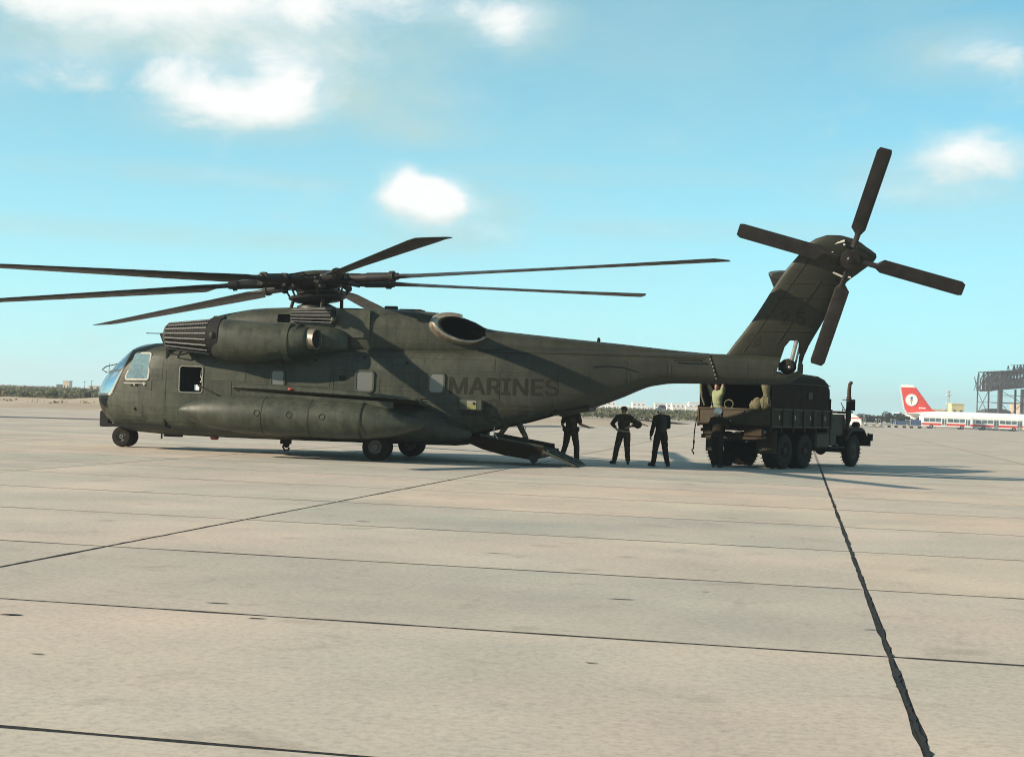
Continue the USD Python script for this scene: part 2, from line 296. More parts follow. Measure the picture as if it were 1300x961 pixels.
mat('blue_print', (.05, .14, .40), .5, .1, 3)
mat('gold_print', (.50, .34, .08), .5, .1, 3)
mat('bark', (.09, .07, .05), .9, .3, 4)

def glass(name, tint, gloss_rough=.03, fac=None):
    n = {'t': ('transparent_bsdf', {'color': tint}), 'g': ('glossy_bsdf', {'color': (.95, .95, .95), 'roughness': gloss_rough}), 'f': ('fresnel', {'IOR': 1.55}), 'm': ('mix_closure', {})}
    l = [('t.BSDF', 'm.closure1'), ('g.BSDF', 'm.closure2')]
    if fac is None: l.append(('f.fac', 'm.fac'))
    else: n['m'][1]['fac'] = fac
    M[name] = usdkit.material(stage, '/World/Looks/' + name, n, l, surface='m.closure')
glass('clear_glass', (.80, .88, .86))
glass('side_glass', (.94, .95, .94), .03, .22)
glass('nose_glass', (.70, .74, .70), .10, .55)
n = {'d': ('principled_bsdf', {'base_color': (.11, .108, .095), 'roughness': .22, 'specular_ior_level': .6})}
M['window_grey'] = usdkit.material(stage, '/World/Looks/window_grey', n, [], surface='d.BSDF')

def leaf_mat(name, c):
    n = {'g': ('geometry', {}), 'rp': ('rgb_ramp', {'ramp': [(0, tuple(np.array(c) * .55)), (1, tuple(np.array(c) * 1.45))]}), 'd': ('diffuse_bsdf', {}), 't': ('translucent_bsdf', {}), 'm': ('mix_closure', {'fac': .25})}
    l = [('g.random_per_island', 'rp.fac'), ('rp.color', 'd.color'), ('rp.color', 't.color'), ('d.BSDF', 'm.closure1'), ('t.BSDF', 'm.closure2')]
    M[name] = usdkit.material(stage, '/World/Looks/' + name, n, l, surface='m.closure')
leaf_mat('scrub_green', (.21, .21, .125)); leaf_mat('bush_green', (.13, .17, .07)); leaf_mat('bush_dark', (.075, .08, .05)); leaf_mat('tree_dark', (.085, .095, .07)); leaf_mat('scrub_tan', (.26, .21, .13))
# ------------------------------------------------------------------ ground
GA = math.radians(11.0); EU = np.array([math.cos(GA), -math.sin(GA)]); EV = np.array([math.sin(GA), math.cos(GA)])
U0, DU, V0, DV = -7.4, 8.1, 2.82, 4.12                  # joint grid of the apron
def far_drop(y):
    return -np.clip(np.asarray(y, float) - 150, 0, 260) * .004
def concrete(name, c, joints):
    n = {'g': ('geometry', {}), 'mp': ('mapping', {'rotation': (0, 0, GA), 'scale': (1, 1, 1)}),
         'n1': ('noise_texture', {'scale': .35, 'detail': 6.0, 'roughness': .6}), 'n2': ('noise_texture', {'scale': 16.0, 'detail': 10.0, 'roughness': .8}), 'n3': ('noise_texture', {'scale': .22, 'detail': 4.0}),
         'n4': ('noise_texture', {'scale': 1.3, 'detail': 5.0, 'roughness': .65, 'distortion': .6}),
         'r1': ('rgb_ramp', {'ramp': [(.3, tuple(np.array(c) * (.80, .82, .84))), (.68, tuple(np.array(c) * (1.1, 1.08, 1.06)))]}),
         'r2': ('rgb_ramp', {'ramp': [(.34, (.74, .73, .72)), (.5, (1, 1, 1)), (.68, (1.16, 1.15, 1.13))]}),
         'r3': ('rgb_ramp', {'ramp': [(.35, (.93, .97, .95)), (.65, (1.05, .985, .96))]}),
         'r4': ('rgb_ramp', {'ramp': [(.28, (.72, .71, .70)), (.42, (1, 1, 1))]}),
         'a': ('mix_color', {'blend_type': 'multiply', 'fac': 1.0, 'use_clamp': False}), 'b': ('mix_color', {'blend_type': 'multiply', 'fac': 1.0, 'use_clamp': False}), 'c': ('mix_color', {'blend_type': 'multiply', 'fac': .8, 'use_clamp': False}),
         'bp': ('bump', {'strength': .35, 'distance': .006}), 'p': ('principled_bsdf', {'roughness': .85, 'specular_ior_level': .35})}
    l = [('g.position', 'mp.vector')] + [('mp.vector', f'n{i}.vector') for i in (1, 2, 3, 4)]
    l += [('n1.fac', 'r1.fac'), ('n2.fac', 'r2.fac'), ('n3.fac', 'r3.fac'), ('n4.fac', 'r4.fac'), ('r1.color', 'a.a'), ('r2.color', 'a.b'), ('a.result', 'b.a'), ('r3.color', 'b.b'), ('b.result', 'c.a'), ('r4.color', 'c.b'), ('n2.fac', 'bp.height'), ('bp.normal', 'p.normal')]
    out = 'c.result'
    n['vo'] = ('voronoi_texture', {'scale': .55, 'randomness': 1.0}); n['vw'] = ('mix_color', {'blend_type': 'mix', 'fac': .12, 'use_clamp': False, 'use_clamp_result': False}); n['vr'] = ('rgb_ramp', {'ramp': [(0.0, (.62, .60, .58)), (.035, (.80, .79, .78)), (.09, (1, 1, 1))]}); n['vm'] = ('mix_color', {'blend_type': 'multiply', 'fac': .9, 'use_clamp': False})
    l += [('mp.vector', 'vw.a'), ('n2.color', 'vw.b'), ('vw.result', 'vo.vector'), ('vo.distance', 'vr.fac'), (out, 'vm.a'), ('vr.color', 'vm.b')]; out = 'vm.result'
    if joints:
        n['off'] = ('mapping', {'location': (-U0, -V0, 0)}); l.append(('mp.vector', 'off.vector'))
        n['br'] = ('brick_texture', {'offset': 0.0, 'scale': 1.0, 'brick_width': DU, 'row_height': DV, 'mortar_size': .05, 'mortar_smooth': .1, 'color1': (1, 1, 1), 'color2': (.93, .93, .94), 'mortar': (.4, .38, .36)}); l.append(('off.vector', 'br.vector'))
        n['e'] = ('mix_color', {'blend_type': 'multiply', 'fac': 1.0}); l += [(out, 'e.a'), ('br.color', 'e.b')]; out = 'e.result'
    l.append((out, 'p.base_color'))
    M[name] = usdkit.material(stage, '/World/Looks/' + name, n, l, surface='p.BSDF')
CONC = np.array((.416, .366, .308))
concrete('concrete_a', CONC, False); concrete('concrete_b', CONC * (.89, .92, .94), False); concrete('concrete_c', CONC * (1.06, 1.025, .99), False); concrete('concrete_far', CONC * .98, True)
mat('tar', (.022, .021, .019), .75, .4, 6, bump=.3)
mat('sand', (.33, .25, .17), .95, .3, .05, bump=.0, second=(.41, .33, .24))
mat('asphalt_edge', (.060, .060, .060), .9, .25, .4)
mat('dry_scrub_ground', (.20, .17, .10), .95, .3, .03)

apron = path_for('/World', 'apron'); UsdGeom.Xform.Define(stage, apron)
tag(stage.GetPrimAtPath(apron), 'pale concrete apron cast in long slabs with dark ragged joints', None, None, 'structure')
rng = np.random.default_rng(5)
def jit(a, s, seed):
    return (meshkit.fbm(np.stack([np.asarray(a) * 1.3, np.full(len(a), seed * 7.31), np.zeros(len(a))], 1), 4, seed % 97) - .5) * s
ucols, vrows = range(-2, 4), range(-1, 11)
def half_gap_u(k):      # half gap of the long joints
    return {1: .018, 0: .020}.get(k, .02)
for ci in ucols:
    for ri in vrows:
        u0, u1, v0, v1 = U0 + DU * ci, U0 + DU * (ci + 1), V0 + DV * ri, V0 + DV * (ri + 1)
        nu, nv = 40, 14; su = np.linspace(0, 1, nu, endpoint=False); sv = np.linspace(0, 1, nv, endpoint=False)
        gl, gr = half_gap_u(ci), half_gap_u(ci + 1); gb, gt = ((.022, .026, .030, .034, .038, .042)[min(max(q_ - 0, 0), 5)] for q_ in (ri, ri + 1))
        b = np.stack([u0 + (u1 - u0) * su, v0 + gb + np.abs(jit(u0 + DU * su, .06, 11 + ri))], 1)
        r = np.stack([u1 - gr - np.abs(jit(v0 + DV * sv, .05 + gr, 301 + ci)), v0 + (v1 - v0) * sv], 1)
        t = np.stack([u1 - (u1 - u0) * su, v1 - gt - np.abs(jit(u1 - DU * su, .06, 12 + ri))], 1)
        l_ = np.stack([u0 + gl + np.abs(jit(v1 - DV * sv, .05 + gl, 300 + ci)), v1 - (v1 - v0) * sv], 1)
        b[0, 0] += gl; r[0, 1] += gb; t[0, 0] -= gr; l_[0, 1] -= gt; b[0, 1] = v0 + gb; t[0, 1] = v1 - gt; r[0, 0] = u1 - gr; l_[0, 0] = u0 + gl
        pg = Polygon(np.vstack([b, r, t, l_])).buffer(0)
        m = trimesh.creation.extrude_polygon(pg if pg.geom_type == 'Polygon' else max(pg.geoms, key=lambda g: g.area), .06, engine='earcut')
        v = np.array(m.vertices); xy = v[:, :1] * EU + v[:, 1:2] * EV
        tilt = np.clip(rng.normal(0, .0002, 2), -.0004, .0004); zz = v[:, 2] * 1.0 - .06 + tilt[0] * (v[:, 0] - (u0 + u1) / 2) + tilt[1] * (v[:, 1] - (v0 + v1) / 2) - .003
        m.vertices = np.column_stack([xy, zz])
        part(apron, 'slab', m, ('concrete_a', 'concrete_b', 'concrete_c', 'concrete_a')[rng.integers(4)], False)
UA, UB, VA, VB = U0 + DU * ucols[0], U0 + DU * (ucols[-1] + 1), V0 + DV * vrows[0], V0 + DV * (vrows[-1] + 1)
def flat(poly, z=0.0, zf=None):
    v, f = trimesh.creation.triangulate_polygon(poly, engine='earcut'); v3 = np.column_stack([v, np.full(len(v), z)])
    if zf is not None: v3[:, 2] += zf(v3[:, 1])
    n_ = np.cross(v3[f[:, 1]] - v3[f[:, 0]], v3[f[:, 2]] - v3[f[:, 0]])[:, 2]; f = np.where(n_[:, None] < 0, f[:, ::-1], f)
    return trimesh.Trimesh(v3, f, process=False)
uvp = lambda u, v: tuple(u * EU + v * EV)
slab_area = Polygon([uvp(UA, VA), uvp(UB, VA), uvp(UB, VB), uvp(UA, VB)])
part(apron, 'joint_filler', flat(slab_area, -.0052), 'tar', False)
# ragged bands of tar along the worst joint
for kk, (uj, wid, v0_, v1_) in enumerate(((U0 + DU, .012, 4.0, 45.0), (U0, .010, 5.0, 46.0))):
    vv = np.arange(v0_, v1_, .09); rg = np.random.default_rng(77 + kk)
    lft = wid * (.55 + 1.1 * meshkit.fbm(np.stack([vv * 1.1, vv * 0, vv * 0], 1), 3, 3 + kk)) * rg.choice([.6, .8, 1.0, 1.3, 1.9], len(vv)); rgt = wid * (.5 + 1.0 * meshkit.fbm(np.stack([vv * 1.1, vv * 0 + 9, vv * 0], 1), 3, 8 + kk)) * rg.choice([.5, .8, 1.0, 1.4, 2.2], len(vv))
    wob = .03 * (meshkit.fbm(np.stack([vv * .5, vv * 0 + 4, vv * 0], 1), 3, 21) - .5)
    pg = Polygon(np.vstack([np.column_stack([uj + wob - lft, vv]), np.column_stack([uj + wob + rgt, vv])[::-1]])).buffer(0)
    for g in getattr(pg, 'geoms', [pg]):
        m = flat(g, .002); m.vertices = np.column_stack([m.vertices[:, :1] * EU + m.vertices[:, 1:2] * EV, m.vertices[:, 2]])
        part(apron, 'tar_band', m, 'tar', False)
# scattered tar spots and small dark marks on the slabs
for (mx, my, ml, mw) in ((-2.35, 12.2, .22, .03), (1.05, 13.35, .25, .035), (-1.9, 11.45, .14, .03), (4.6, 12.8, .12, .03), (-.1, 17.0, .3, .025), (.6, 10.0, .1, .02), (-3.0, 9.6, .1, .02), (-2.0, 20.7, .2, .04), (3.0, 12.0, .2, .02), (1.9, 14.1, .08, .02), (-3.7, 11.2, .16, .05)):
    a = np.linspace(0, 2 * PI, 14, endpoint=False); rr = 1 + .5 * (rng.random(14) - .5)
    part(apron, 'tar_spot', flat(Polygon(np.column_stack([mx + ml / 2 * rr * np.cos(a), my + mw * .55 * rr * np.sin(a)])), .003), 'tar', False)
# the rest of the apron, one sheet per depth band so that it can dip away gently
outline = Polygon([(-400, -60), (400, -60), (400, 420), (24, 420), (22, 180), (10, 126), (2, 122), (-24, 113), (-60, 111), (-400, 108)])
rest = outline.difference(slab_area.buffer(-.02)); pieces = []
ys = [-60, 0, 60, 100, 150, 200, 260, 330, 420]
for y0_, y1_ in zip(ys[:-1], ys[1:]):
    g = rest.intersection(sbox(-500, y0_, 500, y1_))
    for q in getattr(g, 'geoms', [g]):
        if q.area > .01: pieces.append(flat(q, -.004, far_drop))
part(apron, 'far_paving', cat(pieces), 'concrete_far', False)
# dark asphalt shoulder strip across the far apron
pth = np.array([(-120, 62), (-60, 72), (-30, 77.5), (-16, 84), (-8, 94), (0, 107), (5, 118)]); nrm = np.gradient(pth, axis=0); nrm = np.column_stack([-nrm[:, 1], nrm[:, 0]]); nrm /= np.linalg.norm(nrm, axis=1)[:, None]
wd = np.array([4.5, 4.5, 3.4, 2.2, 2.2, 3.5, 4.5])[:, None] / 2
part(apron, 'asphalt_strip', flat(Polygon(np.vstack([pth + nrm * wd, (pth - nrm * wd)[::-1]])), .002), 'asphalt_edge', False)
# sandy plain to the horizon
gx = np.concatenate([-np.geomspace(9000, 420, 12), np.linspace(-400, 400, 161), np.geomspace(420, 9000, 12)]); gy = np.concatenate([[-3000, -800, -200], np.linspace(-60, 420, 121), np.geomspace(450, 12000, 16)])
X_, Y_ = np.meshgrid(gx, gy); P_ = np.stack([X_, Y_, 0 * X_], -1)
Zg = -.10 + far_drop(Y_)
beyond = np.array([[not outline.buffer(3).contains(__import__('shapely').geometry.Point(x, y)) for x in gx] for y in gy])
mound = np.clip((meshkit.fbm(P_ * .06, 4, 4) - .42) * 2.0, 0, 1) * np.exp(-((Y_ - 150 - .1 * X_) / 30) ** 2) * (X_ < 15)
Zg = np.where(beyond, Zg + .08 + .55 * (meshkit.fbm(P_ * .19, 3, 8) - .45).clip(0) * 3.0 * (Y_ < 215) * (Y_ > 122) * (X_ < 0) + .9 * mound, Zg - .15)
nx, ny = len(gx), len(gy); idx = np.arange(nx * ny).reshape(ny, nx); q = np.stack([idx[:-1, :-1], idx[:-1, 1:], idx[1:, 1:], idx[1:, :-1]], -1).reshape(-1, 4)
solo('sandy_ground', (np.column_stack([X_.ravel(), Y_.ravel(), Zg.ravel()]), q), 'sand', 'flat sandy plain beyond the apron', None, None, 'structure', True)
# ------------------------------------------------------------------ helicopter: local x forward, y left (towards the camera), z up; origin under the rotor mast
HELI = thing('helicopter', 'large dark olive military transport helicopter with seven rotor blades parked on the apron', 'helicopter', (-5.7725, 43.2125, 0.0), math.atan2(.17287938, -.984943))
FUS = [(6.57, 0, .05, 1.40, 1.62, 2.0), (6.52, 0, .27, 1.20, 1.80, 2.0), (6.40, 0, .50, 1.0, 2.0, 2.1), (6.20, 0, .74, .80, 2.24, 2.2), (5.95, 0, .92, .64, 2.47, 2.4), (5.62, 0, 1.06, .53, 2.76, 2.6), (5.30, 0, 1.15, .48, 2.98, 2.9), (4.8, 0, 1.26, .45, 3.09, 3.3), (4.2, 0, 1.33, .43, 3.11, 3.9), (3.5, 0, 1.36, .42, 3.10, 4.2), (2.0, 0, 1.36, .41, 3.10, 4.5), (-4.4, 0, 1.36, .45, 3.16, 4.5),
       (-4.95, 0, 1.36, .60, 3.20, 4.2), (-6.29, 0, 1.31, 1.04, 3.27, 4.0), (-7.2, 0, 1.21, 1.33, 3.30, 3.8), (-7.96, 0, 1.09, 1.55, 3.30, 3.6), (-8.94, 0, .90, 1.94, 3.29, 3.4), (-9.89, 0, .73, 2.33, 3.27, 3.2), (-10.6, 0, .64, 2.42, 3.27, 3.0), (-12.0, 0, .54, 2.44, 3.27, 3.0), (-13.3, 0, .43, 2.47, 3.24, 3.0), (-13.75, 0, .37, 2.62, 3.18, 2.8), (-13.97, 0, .25, 2.80, 3.06, 2.4)]
_fs = np.array(sorted(FUS)); _ft = np.arange(len(_fs)); _fx = PchipInterpolator(_fs[:, 0], _fs[:, 1:])
def side_y(x, z, off=0.0):
    """the fuselage's half width at (x, z)."""
    yc, b, zb, zt, n = np.moveaxis(_fx(np.asarray(x, float)), -1, 0); zn = np.clip(np.abs((np.asarray(z) - (zb + zt) / 2) / ((zt - zb) / 2)), 0, .999)
    return b * (1 - zn ** n) ** (1 / n) + off
outer = man(loft_x(FUS, 72, 6))
inner = man(loft_x([(x - .05 * np.sign(x) * (abs(x) > 6), 0, max(b - .05, .03), zb + .05, zt - .05, n) for x, _, b, zb, zt, n in FUS], 72, 6))
shell = outer - inner
def rrect(x0, x1, z0, z1, r=.06):
    return sbox(x0 + r, z0 + r, x1 - r, z1 - r).buffer(r, 4)
# cockpit glass: everything ahead of a raked line, and the two side windows
nose_poly = Polygon([(5.78, 1.56), (5.43, 2.30), (5.22, 2.99), (5.5, 3.4), (7.2, 3.4), (7.2, 1.56)])
side_win = Polygon([(5.30, 2.01), (4.55, 2.03), (4.54, 2.76), (5.02, 2.76)]).buffer(.0)
side_win = side_win.buffer(-.05).buffer(.05)
gun_win = rrect(2.88, 3.55, 1.70, 2.42)
cab_wins = [rrect(.44, .82, 1.95, 2.39, .08), rrect(-2.16, -1.66, 1.89, 2.46, .10), rrect(-4.19, -3.76, 1.92, 2.46, .10)]
vent = rrect(-1.36, -1.17, 2.17, 2.31, .02)
nose_cut = man(prism(nose_poly, -2, 2)); nose_glass = shell ^ nose_cut
cuts = [nose_cut] + [man(prism(p_, -2, 2)) for p_ in [side_win, gun_win, vent] + cab_wins]
# the open ramp well under the tail
well = man(prism([(-4.85, .2), (-4.85, .74), (-4.93, .81), (-6.29, 1.17), (-7.18, 1.44), (-7.30, 1.60), (-7.45, 1.0), (-7.0, .2)], -2, 2))
hole = man(prism([(-13.24, 2.76), (-13.32, 3.05), (-13.46, 3.52), (-13.60, 3.70), (-13.82, 3.70), (-13.86, 3.3), (-13.82, 2.86), (-13.5, 2.72)], -1.5, 1.5))
skin_ = shell
for c_ in cuts + [well, hole]: skin_ = skin_ - c_
chin = man(prism([(6.9, 1.46), (5.92, 1.42), (6.02, 1.18), (6.12, .92), (6.9, .8)], -2, 2))
part(HELI, 'radome', skin_ ^ chin, 'olive_dark')
eyebrow = man(prism([(4.72, 3.02), (5.22, 2.86), (5.6, 3.3), (4.72, 3.3)], -.95, .95))
part(HELI, 'roof_window', (skin_ ^ eyebrow) - man(bx(4, 6, -.06, .06, 2, 4)), 'shadow_glass'); skin_ = skin_ - (eyebrow - man(bx(4, 6, -.06, .06, 2, 4)))
fus = part(HELI, 'fuselage', skin_ - chin, 'olive')
ng = part(HELI, 'windscreen', nose_glass, 'nose_glass')
# pale frames round the nose glass
def side_strip(pts, w, off=.012, t=.03, sgn=1):
    """a thin strip that follows the fuselage side along points (x, z)."""
    P = []
    for (xa, za), (xb, zb) in zip(pts[:-1], pts[1:]):
        for s_ in np.linspace(0, 1, 7)[:-1]: P.append((xa + (xb - xa) * s_, za + (zb - za) * s_))
    P.append(pts[-1]); P = np.array(P); y = side_y(P[:, 0], P[:, 1], off) * sgn
    return tube(np.column_stack([P[:, 0], y, P[:, 1]]), w / 2, 6)
for sg in (1, -1):
    part(ng, 'window_frame', [side_strip([(5.78, 1.57), (5.43, 2.30), (5.26, 2.86)], .075, .0, sgn=sg)], 'frame_pale')
    part(ng, 'cross_frame', [side_strip([(6.10, 2.19), (5.8, 2.24), (5.45, 2.27)], .06, .0, sgn=sg)], 'frame_pale')
    part(ng, 'sill_strip', [side_strip([(6.53, 1.54), (6.2, 1.545), (5.80, 1.55)], .07, .0, sgn=sg)], 'frame_pale')
part(ng, 'centre_frame', [tube([(6.57, 0, 1.60), (6.52, 0, 1.80), (6.40, 0, 2.0), (6.20, 0, 2.24), (5.95, 0, 2.47), (5.62, 0, 2.76), (5.34, 0, 2.96)], .03, 6)], 'frame_pale')
part(ng, 'wiper', [tube([(5.85, .45, 2.46), (6.2, .55, 2.36), (6.30, .58, 2.27)], .014, 5), tube([(6.18, .55, 2.37), (6.30, .58, 2.26), (6.12, .62, 2.18)], .014, 5)], 'black')
sw = part(HELI, 'cockpit_window', prism(side_win, 1.17, 1.178), 'side_glass')
part(HELI, 'cockpit_window', prism(side_win, -1.178, -1.17), 'clear_glass')
for sg in (1, -1):
    ring = np.array(side_win.buffer(.015).exterior.coords); y = side_y(ring[:, 0], ring[:, 1], .006) * sg
    part(HELI, 'cockpit_window_frame', tube(np.column_stack([ring[:, 0], y, ring[:, 1]]), .028, 6), 'frame_pale')
# inside of the cockpit and cabin
part(HELI, 'cabin_floor', [bx(5.9, -4.8, -1.2, 1.2, .62, .70)], 'interior')
part(HELI, 'bulkhead', [bx(3.98, 4.04, -1.28, 1.28, .7, 3.02)], 'interior')
part(HELI, 'instrument_hood', [tm(mf.Manifold.hull_points(np.array([(5.72, y, z) for y in (-.6, .6) for z in (1.3, 1.80)] + [(5.52, y, z) for y in (-.75, .75) for z in (1.35, 1.92)] + [(5.62, y, 1.98) for y in (-.6, .6)])))], 'interior')
for y in (.62, -.62): part(HELI, 'pilot_seat', [bx(4.80, 5.30, y - .25, y + .25, 1.22, 1.37, .04), bx(4.66, 4.82, y - .25, y + .25, 1.3, 2.10, .05), bx(4.8, 5.2, y - .2, y + .2, .70, 1.24)], 'interior')
part(HELI, 'door_frame', [prism(gun_win.buffer(.03).difference(gun_win), 1.33, 1.375)], 'frame_dull', 30, 'worn pale frame round the open gunner window')
part(HELI, 'stowage_box', [bx(3.02, 3.20, 1.05, 1.16, 1.74, 1.92, .02)], 'white_paint', 30, 'small white box inside the gunner window')
part(HELI, 'hanging_strap', [tube([(3.0, 1.1, 2.36), (3.02, 1.1, 2.2), (2.98, 1.1, 2.04), (3.03, 1.1, 1.98)], .022, 6)], 'frame_pale')
part(HELI, 'gun_barrel', [tube([(3.05, 1.2, 1.90), (2.85, 1.45, 1.84), (2.32, 1.62, 1.64)], [.03, .025, .018], 8)], 'black')
part(HELI, 'cabin_partition', [bx(2.2, 2.26, -1.28, 1.28, .7, 3.0)], 'interior')
for i, w_ in enumerate(cab_wins + []):
    for sg in (1, -1):
        p_ = part(HELI, 'cabin_window', prism(w_, sg * 1.335, sg * 1.375), 'window_grey')
        part(p_, 'window_rim', prism(w_.buffer(.035).difference(w_.buffer(-.015)), sg * 1.345, sg * 1.392), 'olive_panel')
part(HELI, 'vent_opening', [prism(vent, 1.30, 1.34)], 'black')
# roof fairing (gearbox hump running back into the spine)
hump = man(loft_x([(3.75, 0, .25, 2.95, 3.25, 2.5), (3.4, 0, .60, 2.9, 3.70, 2.6), (3.05, 0, .74, 2.8, 3.91, 2.8), (2.3, 0, .86, 2.8, 4.09, 3), (1.5, 0, .92, 2.8, 4.21, 3.2), (0, 0, .95, 2.8, 4.27, 3.4), (-1.9, 0, .95, 2.8, 4.28, 3.4), (-3.26, 0, .94, 2.8, 4.24, 3.2), (-4.19, 0, .90, 2.8, 4.14, 3), (-4.71, 0, .86, 2.8, 3.98, 2.8), (-5.1, 0, .82, 2.8, 3.80, 2.6), (-6.95, 0, .70, 2.9, 3.62, 2.4), (-9, 0, .50, 2.95, 3.465, 2.3), (-10.5, 0, .34, 3.0, 3.335, 2.2), (-11.4, 0, .2, 3.05, 3.28, 2.2)], 48, 5))
intake_hole = man(bx(.46, .86, .5, 1.2, 3.78, 4.02, .03))
# rear exhaust of the third engine: a mouth cut into the left of the hump, facing aft
ex_axis = np.array([-.80, .58, .10]); ex_axis /= np.linalg.norm(ex_axis)
mouth = man(prism(Polygon([(-3.82, 3.78), (-3.95, 4.02), (-4.3, 4.10), (-4.8, 4.02), (-5.12, 3.80), (-5.2, 3.58), (-5.0, 3.42), (-4.55, 3.40), (-4.1, 3.52)]), .15, 1.4))
part(HELI, 'roof_fairing', hump - intake_hole - mouth, 'olive')
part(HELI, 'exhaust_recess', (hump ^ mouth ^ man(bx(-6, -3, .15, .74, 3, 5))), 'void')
# its lip: a rolled metal crescent, deep at the front and thinning out along the bottom
lip = []
for t in np.linspace(math.radians(-165), math.radians(88), 34):
    c_, s_ = math.cos(t), math.sin(t); fr = max(0.0, .5 + .5 * math.cos(t + .35)) ** 1.3; w = .02 + .33 * fr
    X_0, Z_0 = -4.55 + .70 * c_, 3.74 + .33 * s_ + .13 * c_; o_ = np.array([c_, 0, s_ * .75]); q0 = np.array([X_0, .0, Z_0]); yb = .90
    lip.append([q0 + o_ * w * .9 + [0, yb - .12, 0], q0 + o_ * w * .75 + [0, yb + .03, 0], q0 + o_ * w * .35 + [0, yb + .05 + .22 * fr, 0], q0 - o_ * .02 + [0, yb + .05 + .27 * fr, 0], q0 - o_ * .06 + [0, yb + .03 + .20 * fr, 0], q0 - o_ * .05 + [0, yb - .25, 0]])
part(HELI, 'exhaust_lip', loft(lip), 'bronze', 60, 'bright bare metal lip of the rear exhaust')
# intake filter of the third engine on the hump's left side
f2 = part(HELI, 'intake_filter', [lathe([(0, .14), (.03, .19), (1.2, .245), (1.28, .20), (1.30, .1)], (.42, .92, 3.98), (-1, 0, .02), 28)], 'filter_dark')
for k in range(14):
    t = k / 14 * 2 * PI; part(f2, 'filter_rib', bar((.40, .92 + .20 * math.cos(t), 3.98 + .20 * math.sin(t)), (-.80, .92 + .25 * math.cos(t), 4.0 + .25 * math.sin(t)), .022), 'filter_rib')
part(f2, 'filter_knob', [sphere((-.88, 1.12, 3.88), .10)], 'olive_plain')
part(HELI, 'roof_cowl', [tm(mf.Manifold.hull_points(np.array([(x, y, z) for x, z0, z1 in ((-.9, 3.4, 4.20), (-1.9, 3.4, 4.18)) for y in (.2, 1.0) for z in (z0, z1)])))], 'olive_plain')
# side engine pods
for sg in (1, -1):
    C = 1.70 * sg
    pod = part(HELI, 'engine_pod', [loft_x([(2.42, C, .50, 2.76, 3.78, 2.1), (2.2, C, .54, 2.66, 3.80, 2.2), (1.5, C, .56, 2.60, 3.76, 2.3), (.9, C, .56, 2.60, 3.72, 2.3), (.2, C, .52, 2.72, 3.66, 2.3), (-.34, C, .45, 2.90, 3.62, 2.2), (-.40, C, .34, 3.0, 3.5, 2.1)], 40, 5)], 'olive_plain')
    part(pod, 'pod_fairing', [loft_x([(2.5, .98 * sg, .3, 2.95, 3.55, 3), (2.0, 1.0 * sg, .52, 2.62, 3.72, 3), (.6, 1.0 * sg, .55, 2.62, 3.74, 3), (-.6, .98 * sg, .45, 2.9, 3.70, 3), (-1.3, .9 * sg, .2, 3.0, 3.5, 3)], 32, 5)], 'olive_plain')
    fl = part(HELI, 'air_filter', [lathe([(0, .20), (.03, .30), (.10, .36), (1.38, .50), (1.40, .56), (1.72, .565), (1.74, .5)], (3.86, C, 3.27), (-1, 0, 0), 40)], 'filter_dark')
    for k in range(18):
        t = (k + .5) / 18 * 2 * PI; c_, s_ = math.cos(t), math.sin(t)
        part(fl, 'filter_rib', bar((3.76, C + .365 * c_, 3.27 + .365 * s_), (2.5, C + .50 * c_, 3.27 + .50 * s_), .045, .035), 'filter_rib')
    part(fl, 'filter_vane', [bar((3.76 - u, C + r_ * math.cos(t - .13), 3.27 + r_ * math.sin(t - .13)), (3.76 - u, C + r_ * math.cos(t + .13), 3.27 + r_ * math.sin(t + .13)), .012, .03) for k in range(18) for t in [k / 18 * 2 * PI] for u in np.arange(.03, 1.25, .075) for r_ in [.36 + .105 * u + .008]], 'olive_dark', False, None, 'stuff')
    part(fl, 'filter_nose', [lathe([(0, .02), (.01, .2), (.06, .31), (.13, .365)], (3.90, C, 3.27), (-1, 0, 0), 40)], 'olive_plain')
    part(fl, 'filter_clamp', [sphere((2.28, C + .53 * sg, 3.30), [.10, .08, .12]), bx(2.1, 2.45, C - .1, C + .1, 3.80, 3.87, .02)], 'olive_dark')
    out_dir = np.array([-1, .22 * sg, 0]); out_dir /= np.linalg.norm(out_dir); p0 = np.array([-.20, C + .04 * sg, 3.29])
    a1, b1, _ = frame_of(out_dir); ang = np.arange(28) / 28 * 2 * PI
    rg_ = lambda s_, r_, ct: p0 + out_dir * s_ + r_ * (np.cos(ang)[:, None] * a1 + np.sin(ang)[:, None] * b1) + np.array([ct, 0, 0])
    part(HELI, 'exhaust_pipe', [loft([rg_(-.1, .30, 0), rg_(.45, .285, 0), rg_(.45, .255, .0), rg_(.0, .25, 0)])], 'bronze')
    part(HELI, 'exhaust_mouth', [loft([rg_(.30, .25, 0), rg_(.36, .25, 0)])], 'black')
    part(HELI, 'exhaust_collar', [loft([rg_(-.05, .42, 0), rg_(.05, .36, 0), rg_(.06, .31, 0), rg_(-.05, .31, 0)])], 'black')
